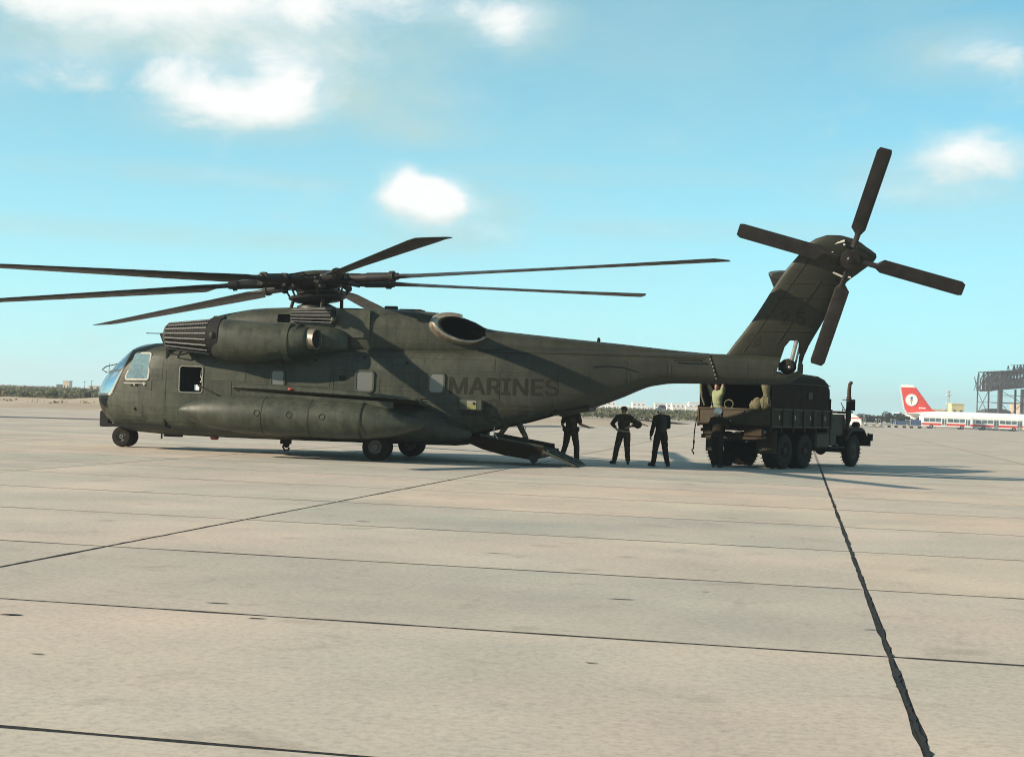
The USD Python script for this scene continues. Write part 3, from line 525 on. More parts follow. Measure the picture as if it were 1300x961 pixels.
# sponsons, stub wings and drop tanks
for sg in (1, -1):
    sp = part(HELI, 'sponson', [loft_x([(2.1, 1.45 * sg, .12, .75, 1.15, 2.3), (1.6, 1.55 * sg, .5, .58, 1.45, 2.6), (.6, 1.65 * sg, .72, .54, 1.62, 3), (-2.8, 1.65 * sg, .74, .55, 1.62, 3), (-3.8, 1.55 * sg, .62, .57, 1.42, 2.8), (-4.7, 1.42 * sg, .3, .62, 1.05, 2.5), (-5.0, 1.36 * sg, .12, .72, .9, 2.3)], 36, 5)], 'olive')
    wing_st = []
    cz, ct = PchipInterpolator([0, .15, .36, .6, 1], [1.84, 1.86, 1.83, 1.78, 1.67]), PchipInterpolator([0, .04, .15, .36, .6, 1], [.03, .12, .19, .21, .17, .06])
    for yy, x0_, x1_, dz, k_ in ((1.3, 1.6, -3.75, -.12, 1.6), (2.2, 1.5, -3.7, -.05, 1.3), (3.2, 1.28, -3.95, .03, 1.0), (3.42, 1.20, -3.98, .035, .95), (3.48, 1.1, -3.92, .04, .5)):
        s_ = np.linspace(0, 1, 19) ** 1.3; xs = x0_ + (x1_ - x0_) * s_; ctr = cz(s_) + dz; tt = ct(s_) * k_
        up_, lo = np.stack([xs, np.full(19, yy * sg), ctr + tt / 2], 1), np.stack([xs, np.full(19, yy * sg), ctr - tt / 2], 1)
        wing_st.append(np.vstack([up_, lo[::-1]]))
    wg = part(HELI, 'stub_wing', [loft(wing_st)], 'olive_plain')
    part(wg, 'position_light', [sphere((-.47, 3.48 * sg, 1.87), [.08, .04, .04])], 'red_lamp', True, 'red position light on the stub wing tip')
    tk = part(HELI, 'drop_tank', [lathe([(0, .01), (.03, .06), (.15, .15), (.45, .28), (.95, .405), (1.6, .485), (2.3, .505), (4.6, .505), (5.3, .47), (5.9, .38), (6.4, .25), (6.75, .12), (6.86, .03)], (2.70, 3.42 * sg, 1.20), (-1, 0, -.022), 48)], 'olive_plain')
    part(tk, 'tank_pylon', [tm(mf.Manifold.hull_points(np.array([(x, sg * y, z) for x in (.95, -3.3) for y in (3.36, 3.48) for z in (1.45, 1.78 if x > 0 else 1.62)])))], 'olive')
    for q in (.7, 2.0, 3.4): part(tk, 'tank_band', [ring_lathe([(0, .49), (0, .509), (.025, .509), (.025, .49)], (.9 - q, 3.42 * sg, 1.20 - .022 * (1.8 + q)), (-1, 0, -.022), 48)], 'olive_dark')
    for q in (.3, -.6, -1.5):
        part(tk, 'filler_cap', [ring_lathe([(0, .07), (0, .085), (.012, .085), (.012, .07)], (q, (3.42 + .498) * sg, 1.20 - .022 * (2.7 - q) + .06), (0, sg, .08), 18)], 'olive_dark')
    # main wheels: a twin under each sponson
    gear = part(HELI, 'main_gear_leg', [cyl((-2.53, 1.98 * sg, .37), (-2.53, 1.75 * sg, .95), .07), cyl((-2.53, 1.78 * sg, .37), (-2.53, 2.2 * sg, .37), .045), bar((-2.5, 1.95 * sg, .5), (-1.7, 1.8 * sg, .8), .07)], 'olive_dark')
    for yy in (1.78, 2.18):
        wl = part(gear, 'wheel', [ring_lathe([(-.12, .20), (-.125, .26), (-.12, .33), (-.08, .365), (0, .375), (.08, .365), (.12, .33), (.125, .26), (.12, .20)], (-2.53, yy * sg, .375), (0, sg, 0), 32)], 'rubber', 40, 'black rubber main wheel')
        part(gear, 'rim', [lathe([(-.09, .02), (-.09, .08), (-.04, .10), (-.04, .17), (-.10, .205), (.10, .205), (.04, .17), (.04, .10), (.09, .08), (.09, .02)], (-2.53, yy * sg, .375), (0, sg, 0), 24)], 'wheel_rim')
# nose gear
ngear = part(HELI, 'nose_gear_leg', [cyl((5.76, 0, .31), (5.70, 0, .75), .06), cyl((5.76, -.28, .31), (5.76, .28, .31), .035)], 'olive_dark')
for yy in (-.2, .2):
    s1 = 1 if yy > 0 else -1
    part(ngear, 'wheel', [ring_lathe([(-.10, .14), (-.105, .20), (-.10, .265), (-.06, .302), (0, .312), (.06, .302), (.10, .265), (.105, .20), (.10, .14)], (5.76, yy, .312), (0, s1, 0), 32)], 'rubber', 40, 'black rubber nose wheel')
    part(ngear, 'rim', [lathe([(-.08, .02), (-.08, .06), (-.03, .07), (-.03, .12), (-.085, .145), (.085, .145), (.03, .12), (.03, .07), (.08, .06), (.08, .02)], (5.76, yy, .312), (0, s1, 0), 24)], 'wheel_rim')
part(HELI, 'sensor_box', [bx(6.22, 6.52, -.12, .18, .58, 1.05, .03), cyl((6.3, 0, 1.0), (6.2, 0, 1.2), .08)], 'black', 30, 'black sensor box slung under the nose')
part(HELI, 'cargo_hook', [bx(.62, .92, -.1, .1, .28, .46, .02), tube([(.80, 0, .30), (.86, 0, .2), (.80, 0, .10), (.70, 0, .11), (.66, 0, .18)], .03, 8), sphere((.75, 0, .26), .09)], 'black')
part(HELI, 'beacon', [lathe([(0, .10), (.02, .13), (.10, .12), (.13, .08)], (2.85, .3, .46), (0, 0, -1), 16)], 'red_lamp', True, 'red beacon under the belly')
part(HELI, 'belly_aerial', [bx(3.9, 4.5, .1, .16, .36, .46, .02)], 'olive_dark')
part(HELI, 'belly_drain', [cyl((4.4, .5, .3), (4.4, .5, .5), .025)], 'olive_dark')
# ramp, its toes and the pull cables
ramp_prof = [(-4.85, .74), (-5.4, .70), (-7.02, .46), (-7.08, .38), (-6.95, .22), (-6.6, .17), (-5.9, .26), (-5.3, .40), (-4.88, .56)]
rp_ = part(HELI, 'ramp', [prism(ramp_prof, -1.12, 1.12)], 'truck_tarp')
for y in (-1.1, 1.06): part(rp_, 'ramp_kerb', [tm(mf.Manifold.hull_points(np.array([(x, yy, z) for x, z in ((-5.2, .72), (-7.0, .455)) for yy in (y, y + .04) for z in (z, z + .06)])))], 'olive_plain')
for y in np.linspace(-.95, .95, 4):
    part(HELI, 'ramp_toe', [tm(mf.Manifold.hull_points(np.array([(x, yy, z) for x, z0, z1 in ((-6.98, .36, .44), (-7.92, .005, .03)) for yy in (y - .2, y + .2) for z in (z0, z1)]))), bar((-7.0, y + .21, .43), (-7.9, y + .21, .05), .035), bar((-7.1, y - .1, .42), (-7.1, y + .1, .42), .06)], 'olive_panel')
part(HELI, 'ramp_hinge', [cyl((-6.75, 1.14, .20), (-6.75, 1.2, .20), .12), bar((-6.6, 1.16, .25), (-7.15, 1.16, .30), .06), cyl((-7.0, 1.0, .30), (-7.0, 1.22, .30), .07)], 'olive_dark')
for xs, ys_ in ((-5.62, 1.15), (-6.12, -1.12)): part(HELI, 'ramp_cable', [tube([(xs, ys_, 1.05), (xs + .02, ys_, .9), (xs - .10, ys_, .70)], .012, 5)], 'frame_pale')
part(HELI, 'cargo_door', [tm(mf.Manifold.hull_points(np.array([(-7.2, y, 1.5) for y in (-1.05, 1.05)] + [(-7.2, y, 1.42) for y in (-.95, .95)] + [(-8.2, y, 1.66) for y in (-.85, .85)] + [(-8.2, y, 1.56) for y in (-.7, .7)])))], 'olive_dark')
# flank details
part(HELI, 'flare_dispenser', [bx(-4.68, -5.33, 1.25, 1.56, 1.46, 1.76, .03)], 'olive_panel', 30, 'pale boxy flare dispenser on the rear flank')
part(HELI, 'dispenser_label', [bx(-4.90, -5.16, 1.558, 1.566, 1.50, 1.72)], 'label_yellow')
part(HELI, 'dispenser_plate', [bx(-4.90, -5.16, 1.56, 1.568, 1.64, 1.73)], 'frame_dull')
part(HELI, 'dispenser_plug', [cyl((-5.10, 1.56, 1.66), (-5.10, 1.58, 1.66), .035)], 'black')
part(HELI, 'step_rail', [tube([(3.90, 1.34, 3.0), (3.90, 1.42, 2.78), (3.55, 1.46, 2.74), (3.32, 1.44, 2.80), (3.25, 1.40, 2.98)], .022, 6)], 'black')
part(HELI, 'nose_aerial', [tm(mf.Manifold.hull_points(np.array([(4.66, y, 3.08) for y in (-.04, .04)] + [(4.50, y, 3.08) for y in (-.04, .04)] + [(4.80, y, 3.40) for y in (-.03, .03)] + [(4.72, y, 3.42) for y in (-.03, .03)]))), bx(4.7, 5.22, -.02, .02, 3.385, 3.41)], 'olive_dark')
part(HELI, 'grab_handle', [tube([(-10.5, .68, 3.02), (-10.5, .72, 3.05), (-11.2, .68, 3.06), (-11.25, .62, 3.03)], .02, 6)], 'black')
part(HELI, 'spine_light', [sphere((-8.3, 0, 3.56), [.05, .05, .08])], 'black', True)
part(HELI, 'spine_aerial', [bx(-2.05, -2.45, -.05, .05, 4.26, 4.38, .03), bx(-2.55, -3.2, -.3, .3, 4.24, 4.29, .02)], 'olive_dark')
part(HELI, 'cable_fairing', [side_strip([(-8.3, 2.78), (-8.65, 2.82), (-9.1, 2.80), (-9.5, 2.68)], .03)], 'black')
part(HELI, 'hand_hold', [side_strip([(-3.72, 1.66), (-3.55, 1.66), (-3.55, 1.74), (-3.72, 1.74)], .022)], 'black')
part(HELI, 'drain_tube', [bx(-4.12, -4.09, 1.36, 1.38, .95, 1.15)], 'black')
for x, z in ((3.1, 2.70), (4.95, 1.16), (-3.1, 2.72), (-.45, 2.72), (-1.85, 2.85)): part(HELI, 'flank_fitting', [sphere((x, float(side_y(x, z)), z), .045)], 'black')
part(HELI, 'latch_row', [bx(4.6, 5.28, 1.27, 1.30, 1.885, 1.91), bx(4.95, 4.98, 1.27, 1.30, 1.83, 1.92), bx(4.64, 4.68, 1.28, 1.31, 1.84, 1.93)], 'frame_pale')
# skin panels and frames standing a few millimetres proud of the flank
def flank_panel(x0, x1, z0, z1, off=.006, r=.03):
    g = 7; xs, zs = np.meshgrid(np.linspace(x0, x1, g), np.linspace(z0, z1, 5), indexing='ij'); V = []
    for o in (off, -.01): V.append(np.column_stack([xs.ravel(), side_y(xs.ravel(), zs.ravel(), o), zs.ravel()]))
    V = np.vstack(V); n_ = g * 5; f = []
    for i in range(g - 1):
        for j in range(4):
            a, b, c, d = i * 5 + j, i * 5 + j + 1, (i + 1) * 5 + j + 1, (i + 1) * 5 + j; f += [[a, b, c], [a, c, d]]
    rim_ = [i * 5 for i in range(g)] + [(g - 1) * 5 + j for j in range(1, 5)] + [i * 5 + 4 for i in range(g - 2, -1, -1)] + [j for j in range(3, 0, -1)]
    for a, b in zip(rim_, rim_[1:] + rim_[:1]): f += [[a, b, b + n_], [a, b + n_, a + n_]]
    m = trimesh.Trimesh(V, np.array(f), process=False)
    if m.face_normals[0][1] < 0: m.invert()
    return m
for x0, x1, z0, z1 in ((5.45, 4.72, .95, 1.50), (4.62, 4.02, .80, 1.70), (4.5, 4.1, 2.0, 2.7), (2.6, 1.6, 2.05, 2.5), (.1, -.9, 1.98, 2.5), (-2.5, -3.5, 1.95, 2.55), (-4.4, -5.6, 2.55, 2.95), (-5.7, -6.9, 2.55, 2.98), (-7.4, -8.2, 2.0, 2.6), (-8.4, -9.2, 2.3, 2.95), (-9.4, -10.3, 2.62, 3.0), (-11.7, -12.5, 2.62, 3.05), (-12.6, -13.2, 2.62, 3.0), (-5.5, -6.3, 1.35, 1.75), (-2.4, -3.6, 2.66, 2.98), (2.7, 2.2, 1.0, 1.5), (-6.5, -7.2, 1.62, 1.86)):
    part(HELI, 'skin_panel', flank_panel(x0, x1, z0, z1), 'olive' if x0 < -1.5 else ('olive_panel' if (int(x0 * 10) % 3) else 'olive_plain'), False)
for x in (4.42, 3.98, 2.0, -1.0, -2.35, -5.75, -7.35, -9.3, -10.4): part(HELI, 'frame_seam', side_strip([(x, .8 if x > -5 else float(_fx(x)[2]) + .2), (x, 2.98)], .016, .0), 'olive_dark')
part(HELI, 'deck_seam', side_strip([(4.2, 3.0), (2, 3.0), (-1.3, 3.03), (-5.5, 3.1), (-9.0, 3.13), (-11.3, 3.12)], .03, .01), 'olive_dark')
# lettering and marks on the flank
def on_flank(mesh, x_start, z0, off=.0035, slant=0.0):
    """mesh in xy reading +x -> laid on the left flank, reading aft."""
    m = mesh.subdivide_to_size(.09); v = np.array(m.vertices); x = x_start - v[:, 0]; z = z0 + v[:, 1] + slant * v[:, 0]
    m = trimesh.Trimesh(np.column_stack([x, side_y(x, z, off) + v[:, 2], z]), np.array(m.faces), process=False); return m
mm = flat_text('MARINES', .44, True, .001); mm.vertices *= (3.05 / (mm.bounds[1, 0] - mm.bounds[0, 0]), 1, 1)
part(HELI, 'lettering', on_flank(mm, -4.28, 1.92, slant=.012), 'stencil', False)
star = [(math.sin(k * PI / 5) * (.30 if k % 2 == 0 else .12), math.cos(k * PI / 5) * (.30 if k % 2 == 0 else .12)) for k in range(10)]
ins = trimesh.creation.extrude_polygon(Polygon([(.33 * math.cos(t), .33 * math.sin(t)) for t in np.linspace(0, 2 * PI, 33)[:-1]]).difference(Polygon(star)), .003, engine='earcut')
part(HELI, 'insignia', on_flank(ins, -5.62, 1.48), 'stencil_faint', False)
barm = cat([trimesh.creation.extrude_polygon(sbox(.36, z, .92, z + .07), .003, engine='earcut') for z in (-.15, -.02, .11)] + [trimesh.creation.extrude_polygon(sbox(-.92, z, -.36, z + .07), .003, engine='earcut') for z in (-.15, -.02, .11)])
part(HELI, 'insignia_bar', on_flank(barm, -5.62, 1.48), 'stencil_faint', False)
# nose details
part(HELI, 'pod_stripe', [lathe([(0, .535), (0, .548), (.18, .54), (.18, .53)], (.30, 1.70, 3.19), (-1, 0, 0), 40)], 'olive_panel')
# ---------------- tail pylon, leaning 20 degrees to the left
LEAN = math.tan(math.radians(20))
PYL = [(3.02, -11.72, -13.93, .40), (3.3, -11.90, -14.0, .40), (4.2, -12.56, -14.45, .40), (5.29, -13.23, -15.05, .40), (5.5, -13.37, -15.32, .42), (5.97, -13.75, -15.79, .46), (6.2, -13.93, -15.5, .44), (6.39, -14.18, -15.2, .34), (6.48, -14.45, -14.85, .16)]
PP = PchipInterpolator([q[0] for q in PYL], np.array(PYL)[:, 1:])
def pyl_ring(z, k=24):
    le, te, th = PP(z); s_ = (1 - np.cos(np.linspace(0, PI, k))) / 2; h = th / 2 * (1.95 * np.sqrt(s_) * (1 - s_) ** .85 * .9 + .10 * (1 - s_) + .05)
    x = le + (te - le) * s_; yc = (z - 3.2) * LEAN
    return np.vstack([np.column_stack([x, yc + h, np.full(k, z)]), np.column_stack([x, yc - h, np.full(k, z)])[::-1]])
pyl = man(loft([pyl_ring(z) for z in np.concatenate([np.linspace(3.02, 5.2, 9), np.linspace(5.29, 6.48, 14)])])) - hole
pyl_p = part(HELI, 'tail_pylon', pyl, 'olive')
def pyl_y(x, z):
    le, te, th = PP(np.asarray(z)).T if np.ndim(z) else PP(z); s_ = np.clip((x - le) / (te - le), 0, 1)
    return (np.asarray(z) - 3.2) * LEAN + th / 2 * (1.95 * np.sqrt(s_) * (1 - s_) ** .85 * .9 + .10 * (1 - s_) + .05)
def pyl_strip(pts, w):
    P = np.array([(xa + (xb - xa) * s_, za + (zb - za) * s_) for (xa, za), (xb, zb) in zip(pts[:-1], pts[1:]) for s_ in np.linspace(0, 1, 9)])
    return tube(np.column_stack([P[:, 0], pyl_y(P[:, 0], P[:, 1]), P[:, 1]]), w / 2, 5)
for pts in ([(-12.35, 3.35), (-13.65, 5.3), (-14.1, 5.95)], [(-13.25, 3.6), (-14.35, 5.3)], [(-12.7, 3.9), (-14.2, 3.95)], [(-13.2, 4.8), (-14.65, 4.85)], [(-13.4, 5.2), (-14.9, 5.22)]): part(pyl_p, 'pylon_seam', pyl_strip(pts, .025), 'olive_dark')
# faint tone bands of the lettering on the pylon: the digits that can still be made out
def on_pylon(mesh, x_start, z0, off=.004):
    m = mesh.subdivide_to_size(.2); v = np.array(m.vertices); x = x_start - v[:, 0]; z = z0 + v[:, 1]
    return trimesh.Trimesh(np.column_stack([x, pyl_y(x, z) + off + v[:, 2], z]), np.array(m.faces), process=False)
part(pyl_p, 'lettering', on_pylon(flat_text('2 5', .34, True, .001), -13.28, 4.12), 'stencil_faint', False)
part(pyl_p, 'round_mark', on_pylon(trimesh.creation.extrude_polygon(Polygon([(.2 * math.cos(t), .2 * math.sin(t)) for t in np.linspace(0, 2 * PI, 25)[:-1]]), .003, engine='earcut'), -12.62, 3.68), 'stencil_faint', False)
part(pyl_p, 'drive_shaft', [cyl((-13.62, .05, 2.95), (-13.80, .25, 3.85), .055), cyl((-13.74, -.05, 2.95), (-13.92, .15, 3.85), .03)], 'steel')
part(pyl_p, 'gearbox', [sphere((-13.56, .05, 2.98), [.23, .24, .22]), cyl((-13.3, .05, 2.98), (-13.7, .05, 2.98), .12), cyl((-13.6, .2, 3.0), (-13.62, .32, 2.98), .1)], 'olive_dark')
part(pyl_p, 'gearbox_plug', [sphere((-13.60, .30, 2.96), .05), sphere((-13.40, .26, 2.80), .04)], 'steel')
part(HELI, 'tail_fold_joint', side_strip([(-11.44, 3.22), (-11.52, 2.95), (-11.60, 2.75), (-11.66, 2.5)], .045, .008), 'black', 30, 'dark zigzag tail fold joint')
for k, (x, z) in enumerate(((-11.46, 3.1), (-11.50, 3.0), (-11.54, 2.9), (-11.57, 2.8), (-11.61, 2.68), (-11.64, 2.58))): part(HELI, 'fold_fitting', sphere((x, float(side_y(x, z, .02)), z), .024, 1), 'frame_dull', True)
# gull wing stabiliser on the far side of the pylon
st_r = []
for yy, x0_, x1_, zc, th in ((.75, -13.05, -14.5, 5.42, .26), (-.2, -12.95, -14.35, 5.55, .24), (-1.6, -13.1, -14.3, 5.30, .20), (-4.3, -13.4, -14.25, 5.36, .12)):
    s_ = (1 - np.cos(np.linspace(0, PI, 14))) / 2; h = th / 2 * (1.9 * np.sqrt(s_) * (1 - s_) + .1 * (1 - s_) + .04); x = x0_ + (x1_ - x0_) * s_
    st_r.append(np.vstack([np.column_stack([x, np.full(14, yy), zc + h]), np.column_stack([x, np.full(14, yy), zc - h])[::-1]]))
part(HELI, 'stabiliser', loft(st_r), 'olive_plain')
part(HELI, 'stabiliser_strut', bar((-13.7, .2, 4.0), (-13.8, -1.6, 5.25), .08), 'olive_dark')
# tail rotor: hub and four blades at rest, tilted with the pylon
TC = np.array([-15.08, 1.36, 5.83]); TA = np.array([0, math.cos(math.radians(20)), -math.sin(math.radians(20))]); TX = np.array([-1.0, 0, 0]); TZ = np.array([0, math.sin(math.radians(20)), math.cos(math.radians(20))])
th_ = part(HELI, 'tail_rotor_hub', [lathe([(0, .24), (.12, .22), (.30, .16), (.42, .15), (.44, .05)], TC - TA * .42, TA, 24), lathe([(-.06, .05), (-.06, .26), (.06, .26), (.08, .1), (.12, .06)], TC, TA, 20)], 'rotor_black')
part(HELI, 'tail_gearbox', [sphere(TC - TA * .45 + np.array([.05, 0, .0]), [.42, .22, .34], 3), cyl(TC - TA * .5 + np.array([.5, 0, -.2]), TC - TA * .42, .14)], 'rotor_black')
for dx, dz, rr in ((.45, .12, .045), (.30, -.22, .04), (-.12, .3, .05), (.15, .34, .04), (.5, -.1, .035)): part(th_, 'hub_fitting', sphere(TC - TA * .22 + TX * -dx + TZ * dz, rr, 1), 'steel' if dz > .1 else 'olive_dark', True)
part(HELI, 'tail_gear_hose', tube([TC - TA * .28 + TX * -.48 + TZ * .05, TC - TA * .25 + TX * -.40 + TZ * .36, TC - TA * .25 + TX * -.15 + TZ * .44], .035, 6), 'frame_pale')
part(HELI, 'tail_lip', tube([TC - TA * .24 + TX * -.42 + TZ * -.42, TC - TA * .2 + TX * -.2 + TZ * -.52, TC - TA * .2 + TX * .05 + TZ * -.55], .03, 6), 'frame_pale')
for k in range(4):
    t = math.radians(-15.5 + 90 * k); d = TX * math.cos(t) + TZ * math.sin(t); s_dir = -TX * math.sin(t) + TZ * math.cos(t); rings = []
    for r, ch, tk_, tw in ((.34, .14, .12, .0), (.7, .15, .11, .0), (.85, .39, .06, .16), (1.8, .39, .055, .10), (2.95, .39, .045, .03), (3.05, .30, .03, .03)):
        s_ = (1 - np.cos(np.linspace(0, PI, 10))) / 2; h = tk_ / 2 * (2.2 * np.sqrt(s_) * (1 - s_) + .12); q = (s_ - .35) * ch
        pt = lambda sg_: TC + d * r + np.outer(q, s_dir * math.cos(tw) + TA * math.sin(tw)) + np.outer(sg_ * h, TA)
        rings.append(np.vstack([pt(1), pt(-1)[::-1]]))
    part(HELI, 'tail_rotor_blade', loft(rings), 'rotor_black')
# ---------------- main rotor
HUB = np.array([0, 0, 5.081]); AZ0, TILT, CONE = math.radians(-188.4), math.tan(math.radians(4.69)), math.sin(math.radians(-1.676))
up = np.array([math.tan(math.radians(4.69)), 0, 1.0]); up /= np.linalg.norm(up)
part(HELI, 'rotor_mast', [cyl((-.02, 0, 4.1), HUB - up * .1, .2, .24), lathe([(0, .6), (.10, .58), (.2, .36)], (-.02, 0, 4.2), (0, 0, 1), 28)], 'rotor_black')
sw_ = part(HELI, 'swashplate', [lathe([(-.16, .30), (-.12, .62), (-.02, .84), (.03, .86), (.07, .80), (.10, .5), (.12, .25)], HUB - up * .52, up, 40)], 'rotor_black')
part(HELI, 'swashplate_ring', [lathe([(-.03, .30), (-.03, .60), (.03, .62), (.03, .30)], HUB - up * .36, up, 36)], 'olive_dark')
for k in range(4):
    t = k * PI / 2 + .5; part(sw_, 'servo_strut', cyl((.75 * math.cos(t), .75 * math.sin(t), 4.18), HUB - up * .52 + np.array([.7 * math.cos(t), .7 * math.sin(t), 0]), .05), 'olive_dark')
part(HELI, 'rotor_hub', [lathe([(-.30, .25), (-.26, .55), (-.20, .80), (-.03, .92), (.03, .92), (.10, .86), (.12, .3)], HUB, up, 42)], 'rotor_black')
part(HELI, 'rotor_dome', [lathe([(.02, .90), (.08, .97), (.13, .94), (.19, .78), (.235, .55), (.26, .28), (.267, .01)], HUB, up, 42)], 'olive_dark', 40)
for k in range(7):
    az = AZ0 + k * 2 * PI / 7; R3 = lambda r: np.array([r * math.cos(az), r * math.sin(az), HUB[2] + r * CONE - r * math.cos(az) * TILT])
    d = R3(1.) - R3(0.); d /= np.linalg.norm(d); sd = np.cross(up, d); sd /= np.linalg.norm(sd); n_ = np.cross(d, sd); rings = []
    for r, ch, tk_, tw, pit in ((2.45, .16, .14, 0, .30), (2.75, .22, .13, 0, .4), (3.2, .74, .10, .17, .27), (5.0, .74, .085, .135, .25), (8.0, .74, .08, .06, .25), (11.3, .74, .07, -.02, .25), (11.75, .70, .06, -.03, .25), (12.04, .34, .03, -.03, .7)):
        s_ = (1 - np.cos(np.linspace(0, PI, 13))) / 2; h = tk_ / 2 * (2.4 * np.sqrt(s_) * (1 - s_) + .10); q = (pit - s_) * ch
        c0 = R3(r) - np.array([0, 0, .00]) 
        pt = lambda sg_: c0 + np.outer(q, sd * math.cos(tw) + n_ * math.sin(tw)) + np.outer(sg_ * h, n_)
        rings.append(np.vstack([pt(1), pt(-1)[::-1]]))
    bl = part(HELI, 'rotor_blade', loft(rings), 'rotor_black')
    part(bl, 'blade_cuff', [tube([R3(.7), R3(1.0), R3(1.05), R3(1.55), R3(1.6), R3(2.4), R3(2.55), R3(2.56)], [.17, .17, .13, .13, .15, .12, .10, .04], 14)], 'rotor_black')
    part(bl, 'fold_clamp', [tube([R3(2.30) , R3(2.42)], .165, 14)], 'olive_dark'); part(bl, 'fold_lug', [bx(-.08, .08, -.08, .08, -.06, .14).apply_translation(R3(1.62) + sd * .12)], 'olive_dark')
    part(HELI, 'hydraulic_hose', [tube([R3(.5) + up * .02 + sd * .22, R3(.95) + up * .16 + sd * .26, R3(1.35) + up * .12 + sd * .05, R3(1.5) + up * .08], .025, 5)], 'black'); part(HELI, 'hub_link', [cyl(R3(.55) - up * .05 - sd * .3, R3(1.25) - up * .14 - sd * .22, .05), sphere(R3(.95) - up * .22 - sd * .1, .11, 1), bx(-.07, .07, -.07, .07, -.16, .10).apply_translation(R3(.78) + up * .04 + sd * -.15)], 'rotor_black')
    part(bl, 'lag_damper', [cyl(R3(.75) + sd * .28 - n_ * .02, R3(1.45) + sd * .18, .065), sphere(R3(.78) + sd * .28, .09, 1)], 'olive_dark')
    part(bl, 'pitch_link', [cyl(R3(1.02) + sd * -.26, HUB - up * .46 + d * .80 + sd * -.2, .028), bar(R3(1.05), R3(1.02) + sd * -.3, .09), sphere(R3(1.02) + sd * -.27, .06, 1)], 'rotor_black')
# ------------------------------------------------------------------ cargo truck: x forward, y left, z up, origin on the ground under the rear bogie
TA_ = math.radians(37.0)
TRUCK = thing('cargo_truck', 'dark olive canvas topped six wheel army cargo truck parked under the tail boom', 'truck', (7.8, 46.25, 0.0), math.pi / 2 - TA_)
part(TRUCK, 'frame_rail', [bx(-1.7, 5.5, y - .04, y + .04, .78, 1.02) for y in (-.42, .42)] + [bx(x, x + .1, -.42, .42, .82, .98) for x in (-1.7, -.2, 1.6, 3.2, 5.3)], 'black')
bed = part(TRUCK, 'bed_floor', [bx(-1.75, 2.45, -1.2, 1.2, 1.26, 1.36, .01)] + [bx(x, x + .08, -1.15, 1.15, 1.12, 1.26) for x in (-1.6, -.9, -.1, .7, 1.5, 2.3)], 'truck_olive')
for s in (1, -1):
    sd_ = part(TRUCK, 'bed_side', [bx(-1.76, 2.46, s * 1.18, s * 1.23, 1.24, 1.80, .01)], 'truck_olive')
    part(sd_, 'side_rail', [bx(-1.76, 2.46, s * 1.228, s * 1.26, z, z + .06, .01) for z in (1.25, 1.77)], 'truck_panel')
    for x in (-1.70, -.98, -.28, .42, 1.12, 1.80, 2.38): part(sd_, 'side_post', bx(x - .05, x + .05, s * 1.229, s * 1.275, 1.22, 1.86, .01), 'truck_olive')
    for k in range(4): part(sd_, 'tie_hook', tube([(-1.3 + k * 1.05, s * 1.27, 1.62), (-1.3 + k * 1.05, s * 1.30, 1.55), (-1.3 + k * 1.05, s * 1.27, 1.50)], .018, 5), 'frame_pale')
    part(TRUCK, 'mud_flap', [bx(-1.30, -1.26, s * .55, s * 1.2, .45, 1.2, .01)], 'truck_panel')
    part(TRUCK, 'tail_lamp', [bx(-1.80, -1.74, s * 1.0, s * 1.12, 1.06, 1.16, .02)], 'black')
part(bed, 'bed_front', [bx(2.42, 2.47, -1.2, 1.2, 1.3, 2.2, .01)], 'truck_olive')
tg = part(TRUCK, 'tailgate', [bx(-1.82, -1.77, -1.22, 1.22, 1.28, 1.80, .012)], 'truck_panel', 30, 'plain olive tailgate, raised')
part(tg, 'tailgate_rib', [bx(-1.85, -1.818, -1.2, 1.2, z, z + .05, .01) for z in (1.30, 1.74)] + [bx(-1.85, -1.818, y, y + .05, 1.3, 1.79, .01) for y in (-1.2, -.4, .35, 1.15)], 'truck_panel')
part(tg, 'hanging_chain', [tube([(-1.86, 1.21, 1.50), (-1.88, 1.27, 1.1), (-1.87, 1.29, .80), (-1.86, 1.30, .52)], .018, 5), tube([(-1.86, 1.30, .52), (-1.86, 1.36, .46), (-1.86, 1.31, .40), (-1.86, 1.28, .34)], .022, 5), sphere((-1.87, 1.29, .72), [.03, .03, .09], 1)], 'black')
part(TRUCK, 'rear_step', [bx(-1.85, -1.70, -1.0, -.4, .98, 1.2, .01), bx(-1.85, -1.70, .4, 1.0, .98, 1.2, .01), bx(-1.78, -1.70, -1.1, 1.1, .86, .98, .01)], 'truck_olive')
part(TRUCK, 'tow_hook', [tube([(-1.80, 0, .92), (-2.0, 0, .92), (-2.03, 0, .84), (-1.95, 0, .80)], .035, 6)], 'black')
